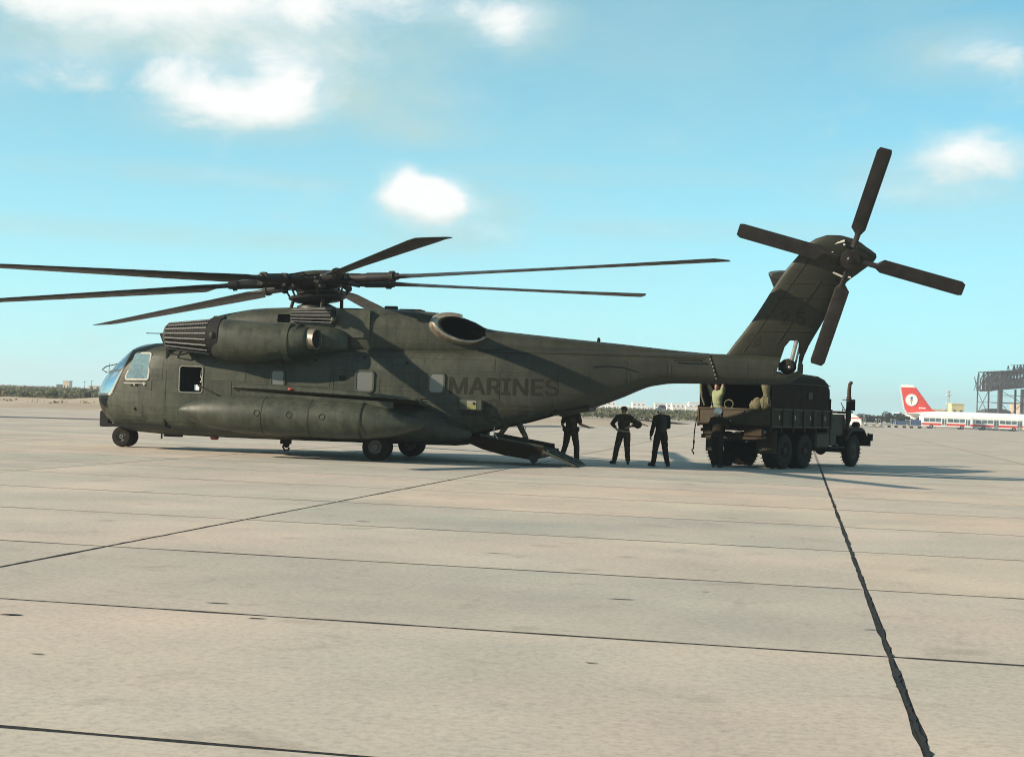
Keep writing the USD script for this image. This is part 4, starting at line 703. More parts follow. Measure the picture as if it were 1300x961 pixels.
# canvas top: sagging between five bows, open at the back
def top_ring(x, inset=0.0, sag=0.0):
    a = [(-1.22 + inset, 1.82), (-1.225 + inset, 2.3), (-1.20 + inset, 2.62), (-1.08 + inset, 2.80 - inset), (-.80, 2.93 - inset - sag * .5), (-.4, 2.985 - inset - sag), (0, 3.0 - inset - sag), (.4, 2.985 - inset - sag), (.80, 2.93 - inset - sag * .5), (1.08 - inset, 2.80 - inset), (1.20 - inset, 2.62), (1.225 - inset, 2.3), (1.22 - inset, 1.82)]
    return np.array([(x, y * (1 - .012 * (sag > .02)), z) for y, z in a])
xs_ = np.linspace(-1.72, 2.44, 33); ring_o, ring_i = [], []
for x in xs_:
    ph = (x + 1.72) / 4.16 * 4; sag = .055 * math.sin(PI * (ph % 1.0)) ** 1.0; ro = top_ring(x, 0, sag)
    if x > 2.2: ro[:, 2] -= np.where(ro[:, 2] > 2.5, (x - 2.2) * .55, 0); ro[:, 1] *= 1 - (x - 2.2) * .25
    wr = (meshkit.fbm(ro * 2.6, 3, 9) - .5) * .06; ro[:, 1] += wr * np.sign(ro[:, 1]); ri = ro.copy(); ri[:, 1] *= .985; ri[:, 2] = np.where(ri[:, 2] > 2.5, ri[:, 2] - .02, ri[:, 2])
    ring_o.append(ro); ring_i.append(ri[::-1])
tarp = loft([np.vstack([o, i]) for o, i in zip(ring_o, ring_i)], False)
cv = part(TRUCK, 'canvas_top', tarp, 'truck_tarp', 50)
part(cv, 'front_curtain', [tm(mf.Manifold.hull_points(np.array([(x, y, z) for x in (2.44, 2.48) for y, z in ((-1.15, 1.8), (1.15, 1.8), (-1.13, 2.5), (1.13, 2.5), (-.8, 2.76), (.8, 2.76))])))], 'truck_tarp')
for s in (1, -1): part(cv, 'canvas_seam', [tube([(x, s * 1.235, 2.60) for x in np.linspace(-1.7, 2.3, 9)], .014, 5)], 'truck_panel')
part(cv, 'stencil_patch', [bx(.72, 1.0, -1.245, -1.235, 2.14, 2.36)], 'truck_panel', 30, 'faded pale patch on the canvas side')
for k, x in enumerate(np.linspace(-1.66, 2.3, 5)): part(TRUCK, 'canvas_bow', [tube(np.array([(x, y, z) for _, y, z in top_ring(x, .05, 0)]), .022, 6)], 'black')
part(cv, 'rolled_flap', [tube([(-1.76, -1.02, 2.74), (-1.78, -1.05, 2.55), (-1.78, -1.07, 2.32), (-1.77, -1.10, 2.15)], [.06, .15, .11, .07], 10), tube([(-1.79, -1.12, 2.4), (-1.80, -1.14, 2.0), (-1.79, -1.12, 1.86)], .03, 6), tube([(-1.80, -1.0, 2.3), (-1.81, -1.0, 1.95), (-1.80, -.99, 1.83)], .025, 6)], 'canvas_pale', 60, 'pale rolled up canvas flap with hanging ties')
part(cv, 'flap_edge', [tube([(-1.74, 1.18, 2.75), (-1.76, 1.17, 2.4), (-1.77, 1.12, 2.1), (-1.76, 1.02, 1.85)], [.03, .045, .035, .03], 8)], 'canvas_pale', 60)
# cab
cab = part(TRUCK, 'cab', [bx(2.62, 3.95, -1.02, 1.02, 1.0, 1.72, .05), bx(2.60, 2.72, -1.0, 1.0, 1.6, 2.35, .03)], 'truck_olive')
part(cab, 'windscreen_frame', [bar((3.95, y, 1.76), (4.60, y, 1.80), .05) for y in (-.97, 0, .97)] + [bar((4.60, -.97, 1.80), (4.60, .97, 1.80), .05), bar((3.95, -.97, 1.77), (3.95, .97, 1.77), .05)], 'truck_olive')
part(cab, 'windscreen', [loft([[(3.97, y, 1.765), (3.97, y, 1.773), (4.57, y, 1.805), (4.57, y, 1.797)] for y in (-.94, .94)])], 'clear_glass')
for s in (1, -1):
    dr = part(cab, 'door', [bx(2.78, 3.72, s * 1.02, s * 1.045, 1.02, 1.70, .015)], 'truck_panel'); part(dr, 'door_handle', bx(2.85, 3.0, s * 1.045, s * 1.075, 1.5, 1.54, .01), 'black')
    part(cab, 'mirror', [bar((3.7, s * 1.02, 1.85), (3.85, s * 1.32, 1.95), .025), bar((3.7, s * 1.02, 2.2), (3.85, s * 1.32, 2.2), .025), bx(3.83, 3.87, s * 1.22, s * 1.40, 1.85, 2.22, .01)], 'black')
part(TRUCK, 'seat', [bx(2.85, 3.3, -.85, .85, 1.3, 1.55, .05), bx(2.75, 2.9, -.85, .85, 1.5, 2.0, .05)], 'black')
part(TRUCK, 'steering_wheel', [tube([(3.6 + .06 * math.cos(t), .5 + .22 * math.sin(t), 1.78 + .2 * math.cos(t)) for t in np.linspace(0, 2 * PI, 17)], .016, 5)], 'black')
hood = part(TRUCK, 'hood', [loft([np.array([(x, w, 1.0), (x, w, h - .12), (x, w * .8, h), (x, 0, h + .05), (x, -w * .8, h), (x, -w, h - .12), (x, -w, 1.0)]) for x, w, h in ((3.95, .82, 1.72), (4.6, .68, 1.66), (5.15, .58, 1.60), (5.22, .56, 1.5))])], 'truck_olive')
part(hood, 'grille', [bx(5.20, 5.26, y - .02, y + .02, .95, 1.5, .008) for y in np.linspace(-.5, .5, 11)], 'black')
for s in (1, -1):
    part(TRUCK, 'fender', [loft([np.array([(x, s * .62, z - .05), (x, s * .62, z), (x, s * 1.18, z - .02), (x, s * 1.22, z - .12)]) for x, z in ((3.72, .98), (3.85, 1.08), (4.0, 1.22), (4.2, 1.30), (4.95, 1.32), (5.15, 1.26), (5.32, 1.12), (5.36, .98))])], 'truck_olive')
    part(TRUCK, 'headlight', [cyl((5.12, s * .85, 1.38), (5.30, s * .85, 1.38), .11)], 'truck_olive')
    part(TRUCK, 'running_board', [bx(2.65, 3.72, s * .75, s * 1.15, .62, .67, .01), bar((2.8, s * .8, .65), (2.8, s * .6, 1.0), .05), bar((3.6, s * .8, .65), (3.6, s * .6, 1.0), .05)], 'truck_olive')
part(TRUCK, 'bumper', [bx(5.62, 5.72, -1.18, 1.18, .68, .92, .02), bx(5.3, 5.65, -.5, -.4, .7, .85), bx(5.3, 5.65, .4, .5, .7, .85)], 'truck_olive')
part(TRUCK, 'bumper_bracket', [bar((5.66, -1.1, .92), (5.66, -1.1, 1.12), .05), bx(5.6, 5.70, -1.26, -1.14, .86, 1.10, .01)], 'black')
part(TRUCK, 'fuel_tank', [bx(1.55, 2.55, -1.15, -.62, .62, 1.12, .06)], 'truck_panel'); part(TRUCK, 'tool_box', [bx(1.6, 2.5, .62, 1.15, .62, 1.12, .04)], 'truck_panel')
part(TRUCK, 'battery_box', [bx(2.62, 3.1, -1.12, -.7, .7, 1.05, .03)], 'truck_panel'); part(TRUCK, 'air_tank', [cyl((1.7, -.35, .58), (2.5, -.35, .58), .14)], 'black')
part(TRUCK, 'exhaust_stack', [tube([(3.98, -1.08, 1.2), (3.98, -1.12, 1.5), (3.98, -1.12, 2.55), (4.0, -1.13, 2.72), (4.06, -1.16, 2.78)], [.06, .062, .062, .06, .06], 12), cyl((3.98, -1.12, 1.5), (3.98, -1.12, 2.3), .085)], 'truck_rim', 40, 'tall brown vertical exhaust stack')
part(TRUCK, 'snorkel', [cyl((4.15, .95, 1.5), (4.15, .95, 2.50), .085), cyl((4.15, .95, 2.5), (4.15, .95, 2.6), .12)], 'black')
part(TRUCK, 'antenna_bracket', [bar((3.9, -.95, 2.0), (4.1, -.85, 1.75), .02), bar((3.85, -.9, 2.1), (4.05, -1.0, 1.8), .02)], 'black')
part(TRUCK, 'spring', [tube([(-1.0, s * .6, .62), (0, s * .6, .78), (1.0, s * .6, .62)], .07, 6) for s in (1, -1)] + [tube([(4.0, s * .5, .75), (4.55, s * .5, .62), (5.1, s * .5, .75)], .06, 6) for s in (1, -1)], 'black')
part(TRUCK, 'axle', [cyl((x, -.9, .54), (x, .9, .54), .09) for x in (-.69, .69, 4.55)] + [sphere((x, .1, .54), .2) for x in (-.69, .69, 4.55)] + [cyl((-.69, 0, .62), (3.2, 0, .85), .06)], 'black')
def lug_tyre(c, s, w=.27, R=.535):
    ms = [ring_lathe([(-w / 2, .30), (-w / 2 - .005, .38), (-w / 2 + .015, R - .06), (-w / 2 + .05, R - .015), (0, R - .01), (w / 2 - .05, R - .015), (w / 2 - .015, R - .06), (w / 2 + .005, .38), (w / 2, .30)], c, (0, s, 0), 36)]
    for k in range(26):
        t = k / 26 * 2 * PI; c_, s_ = math.cos(t), math.sin(t); t2 = t + .08; p = np.asarray(c, float)
        ms.append(bar(p + np.array([c_ * (R - .005), -s * .0, s_ * (R - .005)]), p + np.array([math.cos(t2) * (R - .02), s * (w / 2 + .005), math.sin(t2) * (R - .02)]), .05, .02))
        t2 = t + .22; ms.append(bar(p + np.array([math.cos(t + .12) * (R - .005), 0, math.sin(t + .12) * (R - .005)]), p + np.array([math.cos(t2) * (R - .02), -s * (w / 2 + .005), math.sin(t2) * (R - .02)]), .05, .02))
    return ms
for x, ys in ((-.69, (.78, 1.08)), (.69, (.78, 1.08)), (4.55, (.98,))):
    for s in (1, -1):
        for y in ys:
            wl = part(TRUCK, 'wheel', lug_tyre((x, s * y, .54), s), 'rubber', 35)
            dish = .02 if len(ys) == 2 else .1
            part(wl, 'rim', [ring_lathe([(-.12, .31), (.12, .31), (.125, .28), (.0 if y > 1 else .10, .22), (-.01 if y > 1 else .14, .12), (.13, .10), (.16, .02), (-.05, .02), (-.05, .28), (-.12, .29)], (x, s * y, .54), (0, s, 0), 24)] + [sphere((x + .15 * math.cos(t), s * (y + .10), .54 + .15 * math.sin(t)), .022, 0) for t in np.linspace(0, 2 * PI, 9)[:-1]], 'truck_rim')
# load in the bed
def on_truck(x, y, z=0.0):
    c, s = math.cos(math.pi / 2 - TA_), math.sin(math.pi / 2 - TA_); return (7.8 + x * c - y * s, 46.25 + x * s + y * c, z)
rg = np.random.default_rng(3)
for k, (x, y, z, r, lab) in enumerate(((-1.45, -.62, 1.36, .17, 'lumpy pale sack leaning in the right rear corner of the truck bed'), (-1.40, -.90, 1.36, .20, 'taller pale sack nearest the rolled flap in the truck bed'), (-1.30, -.40, 1.36, .12, 'small pale sack lowest in the row behind the tailgate'))):
    b = sphere((0, 0, r * 1.15), [r, r * .8, r * 1.2], 3); b.vertices += (meshkit.fbm(b.vertices * 7, 3, k) - .5)[:, None] * .16 * r * 2 * b.vertex_normals; b.vertices[:, 2] -= b.vertices[:, 2].min() + .01
    t_ = thing('kit_bag', lab, 'bag', on_truck(x, y, z + .42 if k == 1 else z + .40), 0); part(t_, 'sack', b, 'canvas_pale', 50); part(t_, 'neck_tie', tube([(.06 * math.cos(q), .06 * math.sin(q), r * 2.1) for q in np.linspace(0, 2 * PI, 9)], .015, 5), 'khaki')
t_ = thing('ammunition_crate', 'dark wooden crate in the truck bed carrying the pale sacks', 'crate', on_truck(-1.4, -.66, 1.36), math.pi / 2 - TA_); part(t_, 'crate_body', bx(-.25, .35, -.40, .42, 0, .40, .01), 'truck_rim'); part(t_, 'crate_batten', [bx(-.27, .37, -.41, .43, z, z + .05) for z in (.04, .31)], 'truck_olive')
t_ = thing('rope_coil', 'pale loop of webbing standing on a brown box beside the kneeling man', 'rope', on_truck(-1.45, .35, 1.76), math.pi / 2 - TA_); part(t_, 'loop', tube([(.0, .15 * math.cos(q), .15 + .13 * math.sin(q)) for q in np.linspace(0, 2 * PI, 20)], .02, 6), 'canvas_pale'); part(t_, 'flat_bundle', bx(-.08, .08, -.22, .22, -.0, .05, .02), 'canvas_pale')
t_ = thing('brown_box', 'reddish brown box in the truck bed under the pale webbing loop', 'box', on_truck(-1.45, .35, 1.36), math.pi / 2 - TA_); part(t_, 'box_body', bx(-.2, .2, -.2, .2, 0, .40, .015), 'truck_rim'); part(t_, 'box_lid', bx(-.21, .21, -.21, .21, .30, .398, .01), 'truck_olive')
# ------------------------------------------------------------------ people
def chain(pts, rad):
    out = []
    for (p, q, a, b) in zip(pts[:-1], pts[1:], rad[:-1], rad[1:]):
        v = np.vstack([np.asarray(p) + a * SPH, np.asarray(q) + b * SPH]); out.append(mf.Manifold.hull_points(v))
    return out
SPH = np.array(trimesh.creation.icosphere(1, 1.0).vertices)
def blob(c, r): return mf.Manifold.hull_points(np.asarray(c) + SPH2 * np.asarray(r))
SPH2 = np.array(trimesh.creation.icosphere(2, 1.0).vertices)
def fuse(ms, edge=.035, smooth=6, wrinkle=0.0, seed=0):
    m = tm(mf.Manifold.batch_boolean(ms, mf.OpType.Add).refine_to_length(edge)); m = trimesh.Trimesh(m.vertices, m.faces, process=True)
    if smooth: trimesh.smoothing.filter_taubin(m, .5, .53, smooth)
    if wrinkle: m.vertices = m.vertices + m.vertex_normals * ((meshkit.fbm(m.vertices * np.array([9, 9, 16.0]), 3, seed) - .5) * 2 * wrinkle)[:, None]
    return m
def hand(w, d, palm_n, side, curl=.5):
    """palm and five fingers: w wrist, d direction of the hand, palm_n the palm's facing, side +1 left / -1 right."""
    w, d, n = (np.asarray(q, float) for q in (w, d, palm_n)); d = d / np.linalg.norm(d); n = n - d * (n @ d); n /= np.linalg.norm(n); t = np.cross(d, n) * side
    ms = [mf.Manifold.hull_points(np.vstack([w + .022 * SPH] + [w + d * .085 + t * k + .014 * SPH for k in (-.030, .030)]))]
    for k, (o, L) in enumerate(((.030, .072), (.010, .082), (-.010, .076), (-.030, .060))):
        p0 = w + d * .08 + t * o; p1 = p0 + d * L * .5 * math.cos(curl * .6) + n * L * .5 * math.sin(curl * .6); p2 = p1 + d * L * .5 * math.cos(curl * 1.6) + n * L * .5 * math.sin(curl * 1.6); ms += chain([p0, p1, p2], [.0095, .0088, .0075])
    p0 = w + d * .03 + t * .028; p1 = p0 + t * .030 + d * .03 + n * .012; p2 = p1 + d * .032 + n * .016; ms += chain([p0, p1, p2], [.012, .010, .008])
    return ms
def head_parts(c, yaw=0.0, pitch=0.0):
    c = np.asarray(c, float); cy, sy = math.cos(yaw), math.sin(yaw); cp, sp = math.cos(pitch), math.sin(pitch)
    R = np.array([[cy * cp, -sy, cy * sp], [sy * cp, cy, sy * sp], [-sp, 0, cp]]); T = lambda P: c + np.atleast_2d(P) @ R.T
    ms = [mf.Manifold.hull_points(T(SPH2 * [.092, .074, .10] + [-.01, 0, .03])), mf.Manifold.hull_points(np.vstack([T(SPH2 * [.06, .058, .05] + [.022, 0, -.035]), T(SPH * [.022, .026, .02] + [.072, 0, -.085]), T(SPH * [.03, .05, .03] + [.06, 0, .03])]))]
    ms += [mf.Manifold.hull_points(T(np.array([(.085, -.008, .02), (.085, .008, .02), (.112, -.012, -.022), (.112, .012, -.022), (.08, -.018, -.028), (.08, .018, -.028)])))]
    ms += [mf.Manifold.hull_points(T(SPH * [.022, .012, .032] + [-.012, s * .076, -.004])) for s in (1, -1)]
    ms += [mf.Manifold.hull_points(T(SPH * [.012, .022, .006] + [.086, 0, -.055]))]
    return ms, T
def person(label, loc, rz, J, gear, cloth=('fatigues', 'fatigues'), group=None, hair=True, cat_='person'):
    """J: joint positions in the person's own frame (x forward, y left, z up)."""
    P = thing('person', label, cat_, loc, rz, group); J = {k: np.array(v, float) for k, v in J.items()}
    fwd = np.array([1, 0, 0.])
    hm, T = head_parts(J['head'], J.get('yaw', np.array(0.)).item(), J.get('nod', np.array(0.)).item())
    pel, che, nek = J['pelvis'], J['chest'], J['neck']; sx = np.array([0, 1, 0.])
    hip = {'l': J['hip_l'], 'r': J['hip_r']}
    body = hm + chain([nek, J['head'] + [0, 0, -.05]], [.058, .055])
    body += [mf.Manifold.hull_points(np.vstack([pel + SPH2 * [.10, .155, .10], (pel + che) / 2 + SPH2 * [.095, .135, .08]])), mf.Manifold.hull_points(np.vstack([(pel + che) / 2 + SPH2 * [.095, .135, .08], che + SPH2 * [.11, .165, .10]])),
             mf.Manifold.hull_points(np.vstack([che + SPH2 * [.105, .15, .08], J['sh_l'] + .055 * SPH, J['sh_r'] + .055 * SPH, nek + .05 * SPH]))]
    hands = []
    for s, sg in (('l', 1), ('r', -1)):
        body += chain([J['sh_' + s], J['el_' + s], J['wr_' + s]], [.055, .042, .029])
        body += chain([hip[s], J['kn_' + s], J['an_' + s]], [.088, .058, .042]) + chain([J['an_' + s], J['toe_' + s]], [.042, .032])
        d = J['wr_' + s] - J['el_' + s]; d = J.get('hd_' + s, d); body += hand(J['wr_' + s], d, J.get('pn_' + s, np.array([0, -sg, .0]) if abs(d[1]) < .8 * np.linalg.norm(d) else np.array([0, 0, -1.])), sg, float(J.get('curl', np.array(.6))))
    b_ = part(P, 'body', fuse(body, .022, 4), 'skin', True)
    sh, tr = cloth
    if sh:
        ms = [mf.Manifold.hull_points(np.vstack([pel + [0, 0, -.02] + SPH2 * [.135, .185, .08], (pel + che) / 2 + SPH2 * [.125, .168, .09]])), mf.Manifold.hull_points(np.vstack([(pel + che) / 2 + SPH2 * [.125, .168, .09], che + SPH2 * [.138, .195, .11]])),
              mf.Manifold.hull_points(np.vstack([che + SPH2 * [.132, .18, .09], J['sh_l'] + .078 * SPH, J['sh_r'] + .078 * SPH, nek + [0, 0, -.02] + .065 * SPH]))]
        cut_ = gear.get('sleeve', .93)
        for s in 'lr':
            e = J['el_' + s]; w = e + (J['wr_' + s] - e) * max(cut_, 0)
            if cut_ > 0: ms += chain([J['sh_' + s], e, w], [.078, .064, .052])
            else: ms += chain([J['sh_' + s], J['sh_' + s] + (e - J['sh_' + s]) * .75], [.078, .07])
        part(P, 'jacket' if cut_ > 0 else 'shirt', fuse(ms, .035, 5, .012, 3), sh, True)
    ms = [mf.Manifold.hull_points(np.vstack([pel + [0, 0, .03] + SPH2 * [.128, .176, .07], hip['l'] + .115 * SPH, hip['r'] + .115 * SPH]))]
    for s in 'lr':
        k_, a_ = J['kn_' + s], J['an_' + s]; low = k_ + (a_ - k_) * (.90)
        ms += chain([hip[s], k_, low], [.118, .088, .076])
    part(P, 'trousers', fuse(ms, .035, 5, .013, 5), tr, True)
    part(P, 'belt', fuse([mf.Manifold.hull_points(np.vstack([pel + [0, 0, .07] + SPH2 * [.142, .195, .028]]))], .04, 0), gear.get('belt', 'boot'), True)
    for s in 'lr':
        a_, t_ = J['an_' + s], J['toe_' + s]; k_ = J['kn_' + s]; heel = a_ - (t_ - a_) * .25; heel[2] = min(a_[2], t_[2]) - .005
        bt = chain([a_ + (k_ - a_) * .28, a_], [.062, .056]) + chain([a_, t_ + [0, 0, .008]], [.055, .044]) + chain([heel, t_], [.042, .044])
        part(P, 'boot', fuse(bt, .03, 4), 'boot', True)
    g = gear.get('head')
    if g == 'cap':
        part(P, 'cap', fuse([mf.Manifold.hull_points(np.vstack([T(SPH2 * [.108, .092, .05] + [-.008, 0, .085]), T(SPH2 * [.110, .094, .04] + [-.008, 0, .045])])), mf.Manifold.hull_points(T(np.array([(.08, y, .05 + dz) for y in (-.07, .07) for dz in (0, .012)] + [(.17, y, .035 + dz) for y in (-.05, .05) for dz in (0, .010)])))], .03, 3), gear.get('head_mat', 'fatigues'), True)
        part(P, 'hair', fuse([mf.Manifold.hull_points(T(SPH2 * [.094, .080, .07] + [-.022, 0, .01]))], .03, 2), 'hair', True)
    elif g == 'helmet':
        hp = part(P, 'helmet', fuse([mf.Manifold.hull_points(T(SPH2 * [.135, .122, .115] + [-.015, 0, .05]))] + [mf.Manifold.hull_points(T(SPH2 * [.05, .03, .06] + [-.01, s * .105, -.01])) for s in (1, -1)], .025, 3), gear.get('head_mat', 'helmet_white'), True)
        for s in ((1, 0, -1) if gear.get('stripes') else ()): part(hp, 'helmet_stripe', tube(T(np.array([(-.015 + .138 * math.cos(t), s * .055, .05 + .118 * math.sin(t) * (1 if s == 0 else .93)) for t in np.linspace(.3, 2.9, 14)])), .012, 5), 'helmet_red')
        part(hp, 'ear_cup', [mf.Manifold.hull_points(T(SPH2 * [.045, .03, .055] + [-.005, s * .112, -.02])) for s in (1, -1)], 'black')
    else:
        part(P, 'hair', fuse([mf.Manifold.hull_points(T(SPH2 * [.100, .084, .088] + [-.022, 0, .05]))], .03, 2), 'hair', True)
    for nm, ms, mt in gear.get('extra', []): part(P, nm, fuse(ms, .03, 2) if isinstance(ms, list) and isinstance(ms[0], mf.Manifold) else ms, mt, True)
    return P
def stand(**kw):
    J = dict(pelvis=(0, 0, .95), chest=(.01, 0, 1.30), neck=(0, 0, 1.50), head=(.02, 0, 1.63), sh_l=(0, .19, 1.43), sh_r=(0, -.19, 1.43), el_l=(-.03, .25, 1.15), el_r=(-.03, -.25, 1.15), wr_l=(.05, .26, .90), wr_r=(.05, -.26, .90),
             hip_l=(0, .095, .90), hip_r=(0, -.095, .90), kn_l=(.02, .11, .49), kn_r=(.02, -.11, .49), an_l=(-.02, .12, .09), an_r=(-.02, -.12, .09), toe_l=(.16, .14, .045), toe_r=(.16, -.14, .045)); J.update(kw); return J
def facing(dx, dy): return math.atan2(dy, dx)
# crewman in a flight helmet, seen from behind, feet apart, arms down
person('person in a dark flight suit and a red striped white helmet, facing away', (4.45, 43.76, 0), facing(-.25, 1.0),
       stand(yaw=.15, kn_l=(.02, .16, .49), an_l=(-.02, .22, .09), toe_l=(.12, .30, .045), kn_r=(.03, -.15, .49), an_r=(-.02, -.22, .09), toe_r=(.12, -.32, .045), wr_l=(.04, .30, .89), el_l=(-.04, .27, 1.15), sh_r=(0, -.2, 1.43), el_r=(.05, -.25, 1.17), wr_r=(.28, -.17, 1.12)),
       dict(head='helmet', stripes=True, sleeve=.93, belt='flightsuit', extra=[('survival_vest', chain([(-.08, 0, 1.08), (-.08, 0, 1.36)], [.13, .14]), 'olive_dark')]), ('flightsuit', 'flightsuit'))
# man with a bundle under his left arm, one hand on the hip
person('person in camouflage fatigues with hand on hip and a dark weapon under one arm', (3.4, 44.45, 0), facing(-.35, -1.0),
       stand(yaw=-.1, sh_l=(0, .2, 1.40), sh_r=(0, -.2, 1.40), chest=(.02, 0, 1.27), neck=(.01, 0, 1.47), head=(.04, 0, 1.595), el_r=(-.14, -.40, 1.20), wr_r=(.02, -.20, 1.02), el_l=(-.10, .40, 1.22), wr_l=(.12, .20, 1.12), pelvis=(0, 0, .93), kn_r=(.06, -.18, .49), an_r=(.02, -.26, .09), toe_r=(.18, -.32, .045), kn_l=(.03, .13, .49), an_l=(-.03, .15, .09), toe_l=(.14, .2, .045)),
       dict(head='cap', sleeve=.6, belt='khaki', extra=[('rifle', [chain([(-.10, .30, 1.28), (-.02, .62, 1.20)], [.02, .016])[0], chain([(-.02, .62, 1.20), (.01, .74, 1.165)], [.014, .012])[0], mf.Manifold.hull_points(np.array([(x, y, z) for x in (-.14, -.08) for y, z in ((.10, 1.26), (.10, 1.38), (.40, 1.19), (.40, 1.31))]))], 'gunmetal'), ('pouch', [mf.Manifold.hull_points(np.array([-.02, .42, 1.20]) + SPH2 * [.10, .13, .12])], 'fatigues'), ('sash', chain([(.10, -.15, 1.02), (.14, .02, .985), (.10, .17, .98)], [.03, .035, .03]), 'khaki')]), ('fatigues', 'fatigues'))
# man stepping off the ramp's toe, forearm held out
person('person in camouflage fatigues stepping off the ramp with a forearm held out', (1.80, 43.75, .0), facing(.25, 1.0),
       stand(neck=(.0, 0, 1.49), yaw=-.5, el_l=(-.04, .27, 1.14), wr_l=(.14, .20, .98), el_r=(.02, -.27, 1.15), wr_r=(.10, -.52, 1.07), hd_r=(.02, -.09, .01), hip_l=(0, .10, .92), hip_r=(0, -.10, .91), kn_l=(.10, .17, .55), an_l=(.0, .26, .20), toe_l=(.15, .32, .17), kn_r=(.03, -.17, .49), an_r=(-.03, -.20, .09), toe_r=(.12, -.28, .045), curl=.3),
       dict(head='cap', sleeve=0, extra=[('field_belt_pouch', [mf.Manifold.hull_points(np.array([x_, y_, 1.0]) + SPH2 * [.06, .06, .08]) for x_, y_ in ((-.05, .20), (-.12, .1), (-.05, -.2))], 'fatigues'), ('field_pack', [mf.Manifold.hull_points(np.array([-.16, 0, 1.22]) + SPH2 * [.08, .15, .16])], 'fatigues')]), ('fatigues', 'fatigues'))
# man walking down inside the ramp: mid stride, seen from the waist down
hx = lambda x, y, z: tuple(np.array([-5.7725, 43.2125, 0]) + x * np.array([-.984943, .17287938, 0]) + y * np.array([-.17287938, -.984943, 0]) + np.array([0, 0, z]))
person('person walking on the ramp, only the striding legs in view', hx(-6.2, .92, .69), facing(-.98, .17),
       stand(kn_l=(.20, .11, .52), an_l=(.42, .11, .15), toe_l=(.58, .12, .12), kn_r=(-.02, -.11, .50), an_r=(-.26, -.11, .06), toe_r=(-.10, -.12, .01), hip_l=(.03, .095, .9), el_l=(-.08, .24, 1.16), wr_l=(.04, .24, .95), el_r=(.06, -.24, 1.17), wr_r=(.2, -.22, 1.0)), dict(head='cap', sleeve=.93), ('fatigues', 'fatigues'))
# man at the tailgate, facing into the truck
person('person in dark overalls and a pale helmet standing at the tailgate of the truck', (6.22, 44.55, 0), facing(.66, .77),
       stand(kn_l=(.02, .09, .49), an_l=(-.02, .10, .09), toe_l=(.13, .2, .045), kn_r=(.02, -.10, .49), an_r=(-.02, -.12, .09), toe_r=(.15, -.12, .045), el_l=(.04, .30, 1.20), wr_l=(.26, .26, 1.30), el_r=(.14, -.25, 1.22), wr_r=(.36, -.2, 1.36)),
       dict(head='helmet', belt='flightsuit'), ('flightsuit', 'flightsuit'))
# man kneeling in the bed, both arms raised to the bow
person('person in a pale green shirt kneeling in the truck bed with raised arms', on_truck(-1.38, .80, 1.36), math.pi / 2 - TA_ + math.pi,
       dict(pelvis=(0, 0, .46), chest=(.02, 0, .76), neck=(.02, 0, .95), head=(.04, 0, 1.07), sh_l=(.02, .19, .89), sh_r=(.02, -.19, .89), el_l=(.14, .27, 1.12), el_r=(.12, -.27, 1.12), wr_l=(.10, .12, 1.36), wr_r=(.08, -.14, 1.36),
            hip_l=(0, .095, .42), hip_r=(0, -.095, .42), kn_l=(.12, .13, .08), kn_r=(.12, -.13, .08), an_l=(-.28, .12, .07), an_r=(-.28, -.12, .07), toe_l=(-.40, .12, .03), toe_r=(-.40, -.12, .03)),
       dict(sleeve=0, belt='boot'), ('shirt_pale', 'khaki'))
# pilot at the near side window
person('person in the cockpit wearing a white flight helmet, seen through the side window', hx(5.12, .66, .11), facing(-.985, .173),
       dict(pelvis=(-.05, 0, 1.50), chest=(-.03, 0, 1.84), neck=(-.01, 0, 2.04), head=(.03, 0, 2.19), sh_l=(-.02, .19, 1.97), sh_r=(-.02, -.19, 1.97), el_l=(.06, .26, 1.70), el_r=(.06, -.26, 1.70), wr_l=(.30, .18, 1.66), wr_r=(.30, -.18, 1.66),
            hip_l=(0, .095, 1.47), hip_r=(0, -.095, 1.47), kn_l=(.40, .13, 1.50), kn_r=(.40, -.13, 1.50), an_l=(.50, .13, 1.08), an_r=(.50, -.13, 1.08), toe_l=(.66, .13, 1.04), toe_r=(.66, -.13, 1.04), yaw=.5),
       dict(head='helmet', belt='flightsuit'), ('flightsuit', 'flightsuit'))
# ------------------------------------------------------------------ background
def gz(y, on_apron=True): return float(far_drop(y)) + (-.004 if on_apron else -.02)
